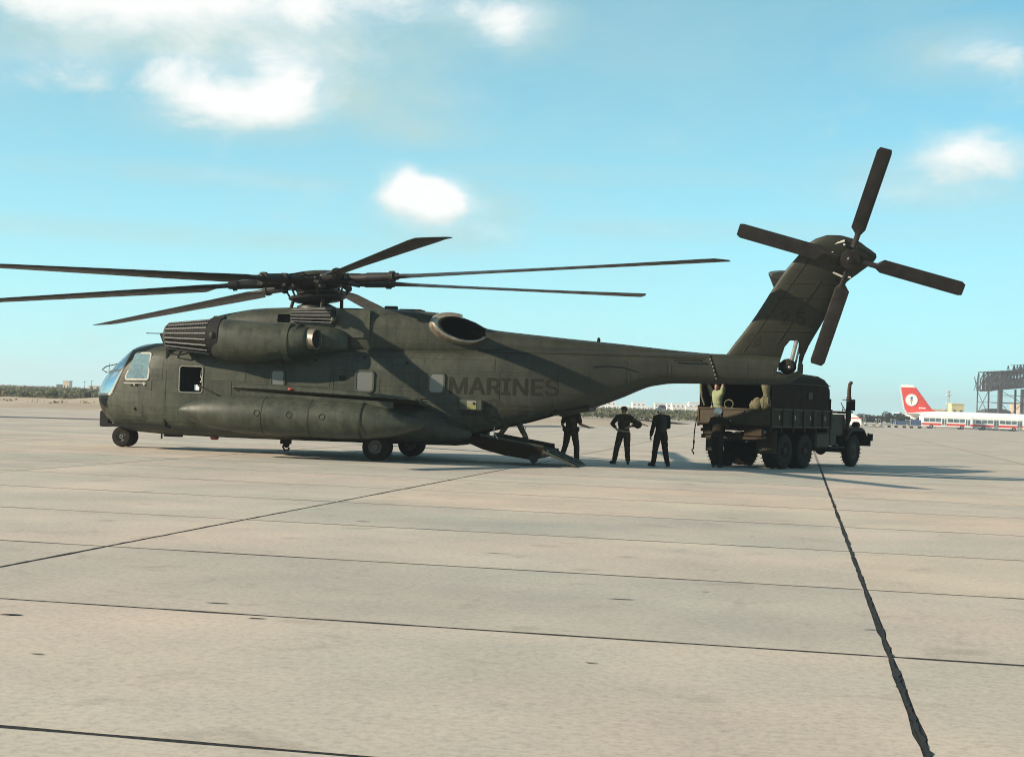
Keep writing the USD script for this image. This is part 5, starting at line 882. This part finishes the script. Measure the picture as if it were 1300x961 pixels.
# airport buses, side on
def bus(label, x, y, rz, L=10.9, door_side=True):
    b = thing('airport_bus', label, 'bus', (x, y, gz(y)), rz, 'red and white airport buses in front of the airliner')
    H = 2.75; W = 2.5
    body = part(b, 'body', bx(0, L, -W / 2, W / 2, .35, H, .16), 'white_paint')
    part(b, 'red_band', [bx(.02, L - .02, s * W / 2, s * (W / 2 + .015), .72, 1.18) for s in (1, -1)] + [bx(-.012, 0, -W / 2 + .1, W / 2 - .1, .72, 1.18)], 'red_paint')
    for s in (1, -1):
        for k in range(8):
            if s == -1 and k in (3, 7): continue
            x0 = .45 + k * (L - .9) / 8; part(body, 'window', bx(x0, x0 + (L - .9) / 8 - .12, s * (W / 2 - .02), s * (W / 2 + .012), 1.45, 2.2, .005), 'bus_glass')
    for x0 in (.45 + 3 * (L - .9) / 8, .45 + 7 * (L - .9) / 8):
        dr = part(b, 'door', bx(x0, x0 + 1.05, -(W / 2 + .02), -(W / 2 - .03), .5, 2.3, .01), 'white_paint' if door_side else 'grey_cart'); part(dr, 'door_glass', [bx(x0 + .08 + k * .5, x0 + .46 + k * .5, -(W / 2 + .025), -(W / 2 + .02), .8, 2.15) for k in range(2)], 'bus_glass')
    part(b, 'windscreen', bx(L - .05, L + .012, -W / 2 + .15, W / 2 - .15, 1.35, 2.35, .01), 'bus_glass')
    part(b, 'roof_rail', bx(.3, L - .3, -W / 2 + .2, W / 2 - .2, H, H + .08, .02), 'white_paint')
    for wx in (2.0, L - 2.4):
        for s in (1, -1):
            w = part(b, 'wheel', lathe([(-.13, .2), (-.14, .4), (0, .48), (.14, .4), (.13, .2)], (wx, s * (W / 2 - .12), .48), (0, s, 0), 20), 'rubber'); part(w, 'hub_cap', lathe([(-.1, .02), (-.1, .2), (.145, .2), (.15, .02)], (wx, s * (W / 2 - .12), .48), (0, s, 0), 14), 'grey_cart')
    part(b, 'headlight', [sphere((L + .0, y_, .62), .11) for y_ in (-.95, .95)], 'steel')
    return b
BY = 318.0
bus('red and white airport bus parked furthest left, nearest the airliner tail', 87.8, BY, math.radians(-1.5))
bus('red and white airport bus in the middle of the three, with a grey doorway', 99.4, BY + 1.5, math.radians(-1.5), 10.9, False)
bus('red and white airport bus at the right edge, half hidden by a yellow tractor', 110.8, BY + 3, math.radians(-1.5))
t_ = thing('baggage_tractor', 'small yellow tractor at the right edge in front of the buses', 'tractor', (107.2, BY - 8, gz(BY - 8)), 0)
part(t_, 'chassis', bx(0, 3.0, -.7, .7, .35, .95, .08), 'yellow'); part(t_, 'cab', [bx(.6, 1.7, -.65, .65, .95, 1.05, .03), bx(.6, 1.7, -.65, .65, 1.85, 1.95, .03)] + [bar((x, y, 1.0), (x, y, 1.9), .08) for x in (.65, 1.65) for y in (-.6, .6)], 'yellow'); part(t_, 'engine_cover', bx(1.8, 3.0, -.6, .6, .95, 1.25, .08), 'yellow')
for x in (.6, 2.4):
    for s in (1, -1): part(t_, 'wheel', lathe([(-.12, .1), (-.12, .32), (0, .36), (.12, .32), (.12, .1)], (x, s * .7, .36), (0, s, 0), 16), 'rubber')
# airliner behind the buses: x forward (to the right), origin under the tail cone tip
AY = 352.0
AIR = thing('airliner', 'white airliner with a red tail fin bearing a white disc, parked behind the buses', 'airliner', (92.9, AY, gz(AY) - 1.95), math.radians(-3))
FZ = 4.05
part(AIR, 'fuselage', loft_x([(-.4, 0, .2, FZ + .55, FZ + .95, 2), (1.2, 0, .62, FZ - .2, FZ + 1.25, 2), (4.5, 0, 1.2, FZ - 1.1, FZ + 1.62, 2), (8.5, 0, 1.72, FZ - 1.75, FZ + 1.88, 2), (13, 0, 1.88, FZ - 1.95, FZ + 1.92, 2), (34, 0, 1.88, FZ - 1.95, FZ + 1.92, 2), (39, 0, 1.5, FZ - 1.5, FZ + 1.4, 2), (42, 0, .2, FZ - .3, FZ + .1, 2)], 36, 5), 'white_paint')
def wing_solid(r0, r1):
    out = []
    for (x0, x1, y, z, th) in (r0, r1):
        s_ = (1 - np.cos(np.linspace(0, PI, 12))) / 2; h = th / 2 * (1.9 * np.sqrt(s_) * (1 - s_) + .1); x = x0 + (x1 - x0) * s_
        out.append((x, y, z, h))
    return out
fin = [(7.6, .25, FZ + 1.45, .34), (2.45, -.95, FZ + 8.3, .16)]
def fin_ring(le, te, z, th, k=12):
    s_ = (1 - np.cos(np.linspace(0, PI, k))) / 2; h = th / 2 * (1.9 * np.sqrt(s_) * (1 - s_) + .12); x = le + (te - le) * s_
    return np.vstack([np.column_stack([x, h, np.full(k, z)]), np.column_stack([x, -h, np.full(k, z)])[::-1]])
fin_p = part(AIR, 'tail_fin', loft([fin_ring(9.3, 1.05, FZ + 1.3, .40), fin_ring(6.9, .45, FZ + 2.2, .38), fin_ring(3.0, -.55, FZ + 7.3, .26)]), 'red_paint')
part(fin_p, 'fin_tip', loft([fin_ring(3.0, -.55, FZ + 7.302, .27), fin_ring(2.4, -.75, FZ + 7.9, .2)]), 'white_paint')
part(fin_p, 'rudder_edge', loft([np.array([(x1 - .28, .06, z), (x1, .02, z), (x1, -.02, z), (x1 - .28, -.06, z)]) for x1, z in ((1.05 - .02, FZ + 1.4), (.45 - .05, FZ + 2.2), (-.60, FZ + 7.3))]), 'white_paint')
cd = np.array([1.95, -.20, FZ + 4.35])
part(fin_p, 'white_disc', [cyl(cd + [0, .0, 0], cd + [0, -.03, 0], 1.42, 1.42, 40)], 'white_paint')
for poly, mt in (([(-.1, .95), (.42, .35), (.15, .25), (.3, -.05), (-.15, .2), (-.35, .3)], 'blue_print'), ([(-.3, .1), (.35, -.1), (.25, -.4), (-.2, -.35)], 'gold_print'), ([(-.12, -.45), (.12, -.45), (.05, -.95), (-.05, -.95)], 'blue_print')):
    part(fin_p, 'disc_emblem', prism([(cd[0] - x, cd[2] + z) for x, z in poly], -.232 - .02, -.231), mt, False)
part(fin_p, 'registration_mark', [bx(5.0 - .42 * k, 5.30 - .42 * k, -.20, -.165, FZ + 2.35, FZ + 2.68) for k in range(4)], 'white_paint', False)
for s in (1, -1):
    part(AIR, 'tailplane', loft([np.column_stack([a[:, 0], a[:, 1] * .7 + 0, a[:, 2]]) for a in [np.column_stack([fin_ring(le, te, 0, th)[:, 0], np.full(24, s * y), z + fin_ring(le, te, 0, th)[:, 1]]) for le, te, y, z, th in ((6.6, 1.6, .6, FZ + .75, .5), (1.2, -1.3, 8.8, FZ + 1.25, .22))]]), 'white_paint')
    part(AIR, 'wing', loft([np.column_stack([fin_ring(le, te, 0, th)[:, 0], np.full(24, s * y), z + fin_ring(le, te, 0, th)[:, 1]]) for le, te, y, z, th in ((27, 18, 1.5, FZ - 1.2, 1.0), (14.5, 12, 20, FZ + .4, .3))]), 'white_paint')
    en = part(AIR, 'engine', lathe([(0, .45), (.1, .58), (1.5, .60), (3.2, .45), (3.8, .3)], (24.5, s * 8.4, FZ - 1.9), (-1, 0, 0), 20), 'grey_cart'); part(en, 'pylon', bx(21.5, 24, s * 8.4 - .1, s * 8.4 + .1, FZ - 1.4, FZ - .6), 'white_paint')
    part(AIR, 'cheat_line', [bx(6.5 if s > 0 else 6.5, 38, s * 1.86, s * 1.895, FZ + .35, FZ + .50)], 'red_paint')
    part(AIR, 'main_gear', [cyl((19.5, s * 3.0, .5), (19.5, s * 2.8, FZ - 1.2), .12)] + [lathe([(-.15, .2), (-.15, .45), (0, .52), (.15, .45), (.15, .2)], (19.5 + d, s * 3.0, .52), (0, 1, 0), 16) for d in (-.6, .6)], 'rubber')
part(AIR, 'cabin_windows', [bx(8 + k * .55, 8.28 + k * .55, -1.885, -1.84, FZ + .62, FZ + .95) for k in range(50)], 'shadow_glass', False, None, 'stuff')
part(AIR, 'red_mark', [bx(30.0, 31.4, -1.90, -1.80, FZ + .95, FZ + 1.35), bx(30.4, 31.0, -1.72, -1.5, FZ + 1.35, FZ + 1.65)], 'red_paint', False)
part(AIR, 'nose_gear', [cyl((37, 0, .4), (37, 0, FZ - 1.6), .1), lathe([(-.12, .15), (-.12, .35), (0, .42), (.12, .35), (.12, .15)], (37, 0, .42), (0, 1, 0), 16)], 'rubber')
# white minibus behind the truck's bonnet
VY = 232.0
v_ = thing('minibus', 'white red striped minibus just beyond the bonnet of the truck', 'minibus', (49.6, VY, gz(VY)), math.radians(-4))
prof = [(0, .45), (0, 2.05), (.15, 2.2), (3.2, 2.22), (4.2, 1.95), (4.75, 1.45), (4.95, 1.30), (5.0, .5), (4.8, .42)]
part(v_, 'body', prism(prof, -.95, .95), 'white_paint'); part(v_, 'red_stripe', [bx(.05, 4.9, -.965, -.95, 1.42, 1.56), bx(.05, 4.9, .95, .965, 1.42, 1.56)], 'red_paint')
part(v_, 'window', [bx(.2 + k * .95, 1.0 + k * .95, -.962, -.94, 1.62, 2.02) for k in range(3)], 'bus_glass', False)
for x in (1.0, 3.9):
    for s in (1, -1): part(v_, 'wheel', lathe([(-.1, .1), (-.1, .3), (0, .34), (.1, .3), (.1, .1)], (x, s * .85, .34), (0, s, 0), 16), 'rubber')
part(v_, 'bumper', bx(4.9, 5.08, -.9, .9, .42, .62, .03), 'white_paint')
# baggage carts and a low wall left of the buses
WY = 300.0
solo('low_wall', [bx(67, 83, WY, WY + .5, -1.4, .0), bx(67, 83, WY - .1, WY + .6, .0, .12)], 'concrete_wall', 'long low grey wall left of the buses below the airliner tailplane', 'wall')
solo('low_wall', [bx(54, 66, 262, 262.5, -1.2, -.25), bx(54, 66, 261.9, 262.6, -.25, -.15)], 'concrete_wall', 'shorter low wall at the foot of the dark trees', 'wall')
for k in range(5):
    c_ = thing('baggage_cart', ['grey baggage cart at the left end of the row by the low wall', 'second grey baggage cart from the left by the low wall', 'grey baggage cart in the middle of the row by the low wall', 'fourth grey baggage cart from the left in the row by the low wall', 'dark blue loaded baggage cart closest to the buses'][k], 'baggage cart', (67.0 + 3.0 * k, WY - 6, gz(WY - 6)), 0, 'baggage carts by the low wall')
    part(c_, 'deck', bx(0, 2.4, -.7, .7, .45, .6, .03), 'grey_cart'); part(c_, 'load', bx(.1, 2.2, -.6, .6, .6, (1.0, .85, .9, 1.3, 1.7)[k], .1), ('grey_cart', 'concrete_wall', 'grey_cart', 'navy', 'navy')[k])
    part(c_, 'hoop', [bar((x, y, .6), (x, y, 1.6), .06) for x in (.05, 2.35) for y in (-.65, .65)] + [bar((x, -.65, 1.6), (x, .65, 1.6), .06) for x in (.05, 2.35)], 'grey_cart')
    part(c_, 'wheel', [lathe([(-.08, .05), (-.08, .2), (.08, .2), (.08, .05)], (x, y, .2), (0, 1, 0), 12) for x in (.4, 2.0) for y in (-.6, .6)], 'rubber')
# open steel hangar frame
HX, HY = 128.5, 400.0
hg = thing('hangar_frame', 'bare dark steel hangar skeleton with a trussed two step roof at the right edge', 'hangar', (HX, HY, gz(HY) + 1.1), math.radians(3))
cols = [(0, 0, .35, 9.2), (2.2, -2, 1.0, 9.6), (5.0, 6, .4, 9.6), (8.3, -2, .7, 10.0), (9.7, 6, .45, 10.0), (14, -2, .6, 10.4), (22, -2, .6, 11), (30, -2, .6, 12), (22, 14, .5, 11), (30, 14, .5, 12)]
for x, y, w, h in cols: part(hg, 'column', bx(x, x + w, y, y + w, -2.5, h), 'hangar_steel')
for z in (3.0, 6.2): part(hg, 'girt', [bar((x0, y0, z), (x1, y1, z), .14) for (x0, y0), (x1, y1) in (((0, 0), (3.5, -2)), ((3.5, 6), (8, 6)), ((8, 6), (17, 6)), ((17, 6), (32, 6)), ((2.4, -2), (3.5, 6)))], 'hangar_steel')
def truss(x0, x1, y, zb, zt, n=9):
    ms = [bar((x0, y, zb(x0)), (x1, y, zb(x1)), .28), bar((x0, y, zt(x0)), (x1, y, zt(x1)), .28)]; xs = np.linspace(x0, x1, n)
    for a, b in zip(xs[:-1], xs[1:]): ms += [bar((a, y, zb(a)), (b, y, zt(b)), .13), bar((a, y, zt(a)), (b, y, zb(b)), .13), bar((a, y, zb(a)), (a, y, zt(a)), .15)]
    return ms
zb_ = lambda x: 9.4 + .12 * x; z1 = lambda x: 14.6 + .02 * x
for k, y in enumerate((-2, .3, 2.6, 5, 7.5, 10, 14)):
    part(hg, 'roof_truss', truss(2.4, 9.0, y, zb_, z1, 6), 'hangar_steel'); part(hg, 'roof_truss', truss(9.0, 30, y, zb_, lambda x: 16.0 + .08 * x if x > 10 else 15.0, 13), 'hangar_steel')
    part(hg, 'lean_truss', [bar((0, y * .6, 9.2), (2.4, y, 9.7), .2), bar((0, y * .6, 12.2), (2.4, y, 14.6), .25), bar((0, y * .6, 9.2), (0, y * .6, 12.2), .2), bar((0, y * .6, 9.2), (1.2, y, 13.4), .12), bar((1.2, y, 13.4), (2.4, y, 9.7), .12), bar((0, y * .6, 12.2), (1.2, y, 9.5), .12)], 'hangar_steel')
part(hg, 'purlin', [bar((x, -2, z1(x) if x < 10 else 16.0 + .08 * x), (x, 14, z1(x) if x < 10 else 16.0 + .08 * x), .14) for x in np.arange(2.4, 30, 1.5)] + [bar((x, -2, zb_(x)), (x, 14, zb_(x)), .14) for x in np.arange(2.4, 30, 2.2)], 'hangar_steel')
part(hg, 'arch_brace', [tube([(9.0 + 3 * (1 - math.cos(t)), -2.2, 11.4 + 5.4 * math.sin(t)) for t in np.linspace(0, PI / 2, 9)], .16, 5)], 'hangar_steel')
part(hg, 'wall_brace', [bar((x0, -2, z0), (x1, -2, z1), .13) for x0, z0, x1, z1 in ((2.6, 0, 8.6, 6.2), (8.6, 0, 2.6, 6.2), (8.6, 6.2, 2.6, 9.5), (9, 6.2, 14, 10.2))] + [bar((2.4, -2, z), (30, -2, z), .16) for z in (6.2, 8.2)] + [bar((0, 0, z), (0, 8, z), .14) for z in (3, 6.2, 9.2)] + [bar((0, 8, -1), (0, 8, 12), .25), bar((0, 0, 3), (0, 8, 9.2), .12), bar((0, 8, 3), (0, 0, 9.2), .12)], 'hangar_steel')
# tan buildings, domes and masts behind
def far_house(name, label, cat_, x, y, w, d, h, mt, roof=None, group=None, rows=1, z=None):
    b = thing(name, label, cat_, (x, y, (gz(y) if z is None else z)), 0, group); part(b, 'wall', bx(-w / 2, w / 2, -d / 2, d / 2, -.5, h), mt, False)
    part(b, 'parapet', bx(-w / 2 - .1, w / 2 + .1, -d / 2 - .1, d / 2 + .1, h - .35, h), roof or mt, False)
    n_ = max(2, int(w / 3))
    for r in range(rows):
        for k in range(n_):
            x0 = -w / 2 + (k + .3) * w / n_; part(b, 'window', bx(x0, x0 + w / n_ * .38, -d / 2 - .05, -d / 2 + .1, .9 + r * 3, 2.1 + r * 3), 'shadow_glass', False)
    return b
far_house('control_hut', 'square yellow hut showing over the airliner fuselage beside a mast', 'building', 128.9, 430, 3.6, 3.6, 7.0, 'yellow_wall', None, None, 2)
far_house('shed', 'low tan shed to the left of the yellow hut', 'building', 124.2, 436, 6.5, 5, 5.2, 'tan_wall')
far_house('warehouse', 'pinkish tan warehouse inside the hangar frame', 'building', 166, 470, 13, 10, 8.2, 'warehouse_tan', None, None, 2)
far_house('warehouse', 'tall pale store at the right edge behind the hangar frame', 'building', 181, 462, 14, 10, 9.2, 'warehouse_tan', None, None, 2)
def dome_thing(label, x, y, r, h, mt):
    b = thing('domed_store', label, 'building', (x, y, gz(y)), 0); part(b, 'dome', lathe([(0, r), (h * .4, r * .92), (h * .75, r * .62), (h * .95, r * .25), (h, .05)], (0, 0, 0), (0, 0, 1), 24), mt); part(b, 'vent', cyl((0, 0, h - .1), (0, 0, h + 1.1), .5), mt)
dome_thing('pinkish conical store rising between the hangar columns', 159, 450, 3.2, 10.5, 'warehouse_tan'); dome_thing('rounded brown store at the far right inside the hangar frame', 170, 446, 4.0, 9.0, 'warehouse_tan')
for lab, x, r in (('dark arched shelter left of the hangar', 139.5, 3.8), ('dark arched shelter under the first hangar column', 153.2, 3.6)):
    b = thing('arched_shelter', lab, 'shelter', (x, 425, gz(425)), 0); part(b, 'vault', prism([(r * math.cos(t), 4.8 + 1.1 * math.sin(t)) for t in np.linspace(0, PI, 17)] + [(-r, 4.4), (r, 4.4)], 0, 6), 'hangar_steel'); part(b, 'wall', bx(-r + .1, r - .1, .2, 5.8, -.3, 4.4), 'concrete_wall')
def mast(name, label, x, y, h, w, mt, arms=()):
    b = thing(name, label, 'mast', (x, y, gz(y, False)), 0)
    part(b, 'tower', [bar((sx * w, sy * w, -.2), (sx * w * .3, sy * w * .3, h), .09) for sx in (1, -1) for sy in (1, -1)], mt, False)
    part(b, 'lattice', [bar((sx * w * (1 - .7 * k / 6), -w * (1 - .7 * k / 6), h * k / 6), (-sx * w * (1 - .7 * (k + 1) / 6), -w * (1 - .7 * (k + 1) / 6), h * (k + 1) / 6), .06) for k in range(6) for sx in (1, -1)], mt, False)
    for z, l in arms: part(b, 'platform', bx(-l, l, -l, l, z, z + .25), mt, False)
mast('lattice_mast', 'pale lattice mast with a platform above the yellow hut', 129.0, 438, 10.6, .6, 'concrete_wall', ((9.3, .7), (6.9, .6), (10.4, .5)))
mast('lattice_mast', 'thin lattice mast just ahead of the helicopter nose', -139, 512, 11.5, .16, 'grey_cart', ((9, .3),))
for lab, x, y, h in (('taller thin pole left of the helicopter nose', -124.5, 440, 3.9), ('shorter thin pole left of the helicopter nose', -126.6, 440, 3.6)):
    b = thing('utility_pole', lab, 'pole', (x, y, -.1), 0); part(b, 'post', cyl((0, 0, 0), (0, 0, h), .09, .07, 8), 'hangar_steel'); part(b, 'crossarm', bx(-.5, .5, -.05, .05, h - .3, h - .2), 'hangar_steel')
b = thing('aerial_array', 'faint wire aerial of spaced rods left of the hangar', 'aerial', (142, 430, gz(430)), 0); part(b, 'mast', [cyl((0, 0, 0), (0, 0, 14), .1, .06, 6)], 'grey_cart'); part(b, 'rod', [bar((-3, 0, z), (3, 0, z), .08) for z in (7.5, 9.5, 13.2)], 'grey_cart')
far_house('block_house', 'small sunlit tan block house on the scrub at the left', 'building', -179.5, 600, 2.6, 4, 4.2, 'tan_wall', None, None, 1, -.1)
far_house('block_house', 'low orange tan house between the scrub and the helicopter nose', 'building', -171, 612, 5.0, 6, 2.6, 'tan_wall', None, None, 1, -.1)
far_house('block_house', 'long low dark roofed house on the skyline at the far left', 'building', -194, 640, 2.6, 6, 2.6, 'hangar_steel', None, None, 1, -.1)
# the far town
rg = np.random.default_rng(12)
for k in range(34):
    y = rg.uniform(1050, 1450); u = rg.uniform(.045, .135) if k < 26 else rg.uniform(-.06, .05); w, h = rg.uniform(7, 15), rg.choice([3.6, 4.2, 5.0, 6.5, 7.5]) * 1.05
    far_house('town_house', 'small flat roofed pale building of the hazy town seen under the tail boom', 'building', u * y, y, w, 9, h, 'town_white' if k % 3 else 'town_tan', None, 'pale buildings of the far town', 1 + (h > 5), -1.1)
# scrub, bushes and trees
def leaf_cloud(n, fn, size, seed):
    r = np.random.default_rng(seed); c = fn(r, n); q = r.normal(size=(n, 3, 3)); q -= q.mean(1, keepdims=True); q /= np.linalg.norm(q, axis=2, keepdims=True) + 1e-9
    v = c[:, None] + q * (size * r.uniform(.6, 1.4, (n, 1, 1))); return (v.reshape(-1, 3), np.arange(3 * n).reshape(-1, 3))
def ell(r, n, rx, ry, rz, lumps=7):
    cs = np.column_stack([r.uniform(-.6, .6, lumps) * rx, r.uniform(-.6, .6, lumps) * ry, rz * (.45 + r.uniform(0, .75, lumps))]); k = r.integers(lumps, size=n); d = r.normal(size=(n, 3)); d /= np.linalg.norm(d, axis=1)[:, None]
    return cs[k] + d * np.array([rx, ry, rz]) * .42 * r.uniform(.5, 1, (n, 1)) ** .5
def bush(label, x, y, w, h, mt, seed, group='bushes on the far scrub'):
    b = thing('bush', label, 'bush', (x, y, -.06), 0, group); part(b, 'foliage', leaf_cloud(520, lambda r, n: np.maximum(ell(r, n, w / 2, w / 2, h * .72), [-9, -9, .02]), .11 + .02 * w, seed), mt, False)
    part(b, 'stem', [tube([(0, 0, -.1), (dx * .4, dy * .4, h * .3), (dx, dy, h * .65)], [.05, .04, .02], 5) for dx, dy in ((.2 * w, 0), (-.2 * w, .1 * w), (.05, -.2 * w))], 'bark')
bush('bright green round bush on the scrub at the left', -58.2, 188, 1.5, 1.25, 'bush_green', 1)
bush('dark flat bush to the left of the bright green bush', -58.2, 178, 1.4, .65, 'bush_dark', 2)
bush('dark low bush right of and below the bright green bush', -53.3, 178, 1.0, .55, 'bush_dark', 3)
bush('dark upright bush with bare stems right of the bright green bush', -52.8, 185, .8, 1.0, 'bush_dark', 4)
bush('grey green bush at the left edge of the picture', -69.5, 186, 1.5, .7, 'bush_green', 5)
bush('dull brown bush on the sandy bank at the far left', -61.5, 172, 1.1, .55, 'bush_dark', 6)
def scrub(name, label, n, sampler, mt, seed, size):
    """one low ragged mass of brushwood, spread over the plain."""
    r = np.random.default_rng(seed); C = sampler(r, n); C = np.repeat(C, 26, 0); d = r.normal(size=(len(C), 3)) * np.array([1.3, 1.3, .34]); P = C + d * C[:, 2:3] * .8; P[:, 2] = np.abs(P[:, 2]) * .8
    q = r.normal(size=(len(P), 3, 3)); v = P[:, None] + q * (size * r.uniform(.5, 1.3, (len(P), 1, 1))); v[:, :, 2] = np.maximum(v[:, :, 2], -.05)
    solo(name, (v.reshape(-1, 3), np.arange(3 * len(P)).reshape(-1, 3)), mt, label, 'scrub', None, 'stuff', False)
def region(x_of_y, y0, y1, h0, h1, p=1.0):
    def f(r, n):
        y = y0 + (y1 - y0) * r.random(n) ** p; u = r.random(n); a, b = x_of_y; x = (a + (b - a) * u) * y; return np.column_stack([x, y, r.uniform(h0, h1, n)])
    return f
scrub('scrub', 'belt of grey green scrub along the skyline left of the helicopter', 1500, region((-.38, -.27), 195, 620, .35, .95), 'scrub_green', 31, .26)
scrub('scrub', 'dry tan tufts on the sandy bank left of the helicopter', 1100, region((-.42, -.25), 124, 205, .10, .34), 'scrub_tan', 32, .12)
scrub('scrub', 'low green brown weeds along the foot of the scrub at the left', 500, region((-.40, -.25), 130, 200, .10, .30), 'bush_green', 37, .11)
scrub('scrub', 'low green scrub strip in front of the far town', 1500, region((-.02, .16), 205, 520, .35, .85), 'scrub_green', 33, .24)
scrub('scrub', 'grey green scrub seen behind the truck and bonnet', 700, region((.15, .23), 300, 520, .5, 1.2), 'scrub_green', 34, .24)
def tree(label, x, y, h, w, mt, seed):
    b = thing('tree', label, 'tree', (x, y, gz(y, False)), 0, 'dark trees left of the airliner'); r = np.random.default_rng(seed)
    part(b, 'trunk', [tube([(0, 0, -.2), (.05, 0, h * .25), (.1, .05, h * .55)], [.14, .10, .05], 7)] + [tube([(.05, 0, h * .25), (w * .25 * math.cos(t), w * .25 * math.sin(t), h * .55), (w * .4 * math.cos(t), w * .4 * math.sin(t), h * .72)], [.07, .05, .02], 5) for t in r.uniform(0, 2 * PI, 4)], 'bark')
    part(b, 'crown', leaf_cloud(1500, lambda r_, n: ell(r_, n, w / 2, w / 2, h * .62, 11) + [0, 0, h * .08], .17, seed), mt, False)
labels = ['dark tree at the left end of the row, beside the white minibus', 'dark broad tree second from the left in the row by the minibus', 'tallest dark tree in the middle of the row', 'dark tree just right of the tallest one in the row', 'small dark tree left of the pale pole gap in the row', 'dark tree in front of the airliner tailplane', 'dark low tree at the right end of the row, under the tailplane', 'dark tree behind the minibus roof']
for k, (px_, h, w) in enumerate(((.2385, 2.7, 3.6), (.2455, 2.8, 3.8), (.2535, 3.2, 4.2), (.261, 3.0, 3.8), (.268, 2.4, 3.2), (.277, 2.8, 3.8), (.286, 2.4, 3.6), (.231, 2.4, 3.2))): tree(labels[k], px_ * (318 + 4 * k), 318 + 4 * k, h, w, 'tree_dark', 50 + k)

# ------------------------------------------------------------------ the hazy air between here and the town
n = {'v': ('principled_volume', {'color': (.93, .97, 1.0), 'density': HAZE_DENSITY, 'anisotropy': .3})}
M['haze'] = usdkit.material(stage, '/World/Looks/haze', n, [], volume='v.volume')
solo('haze', bx(-1500, 1500, -400, 1700, -4.5, 24), 'haze', 'faint pale sea haze over the plain', None, None, 'stuff', False)
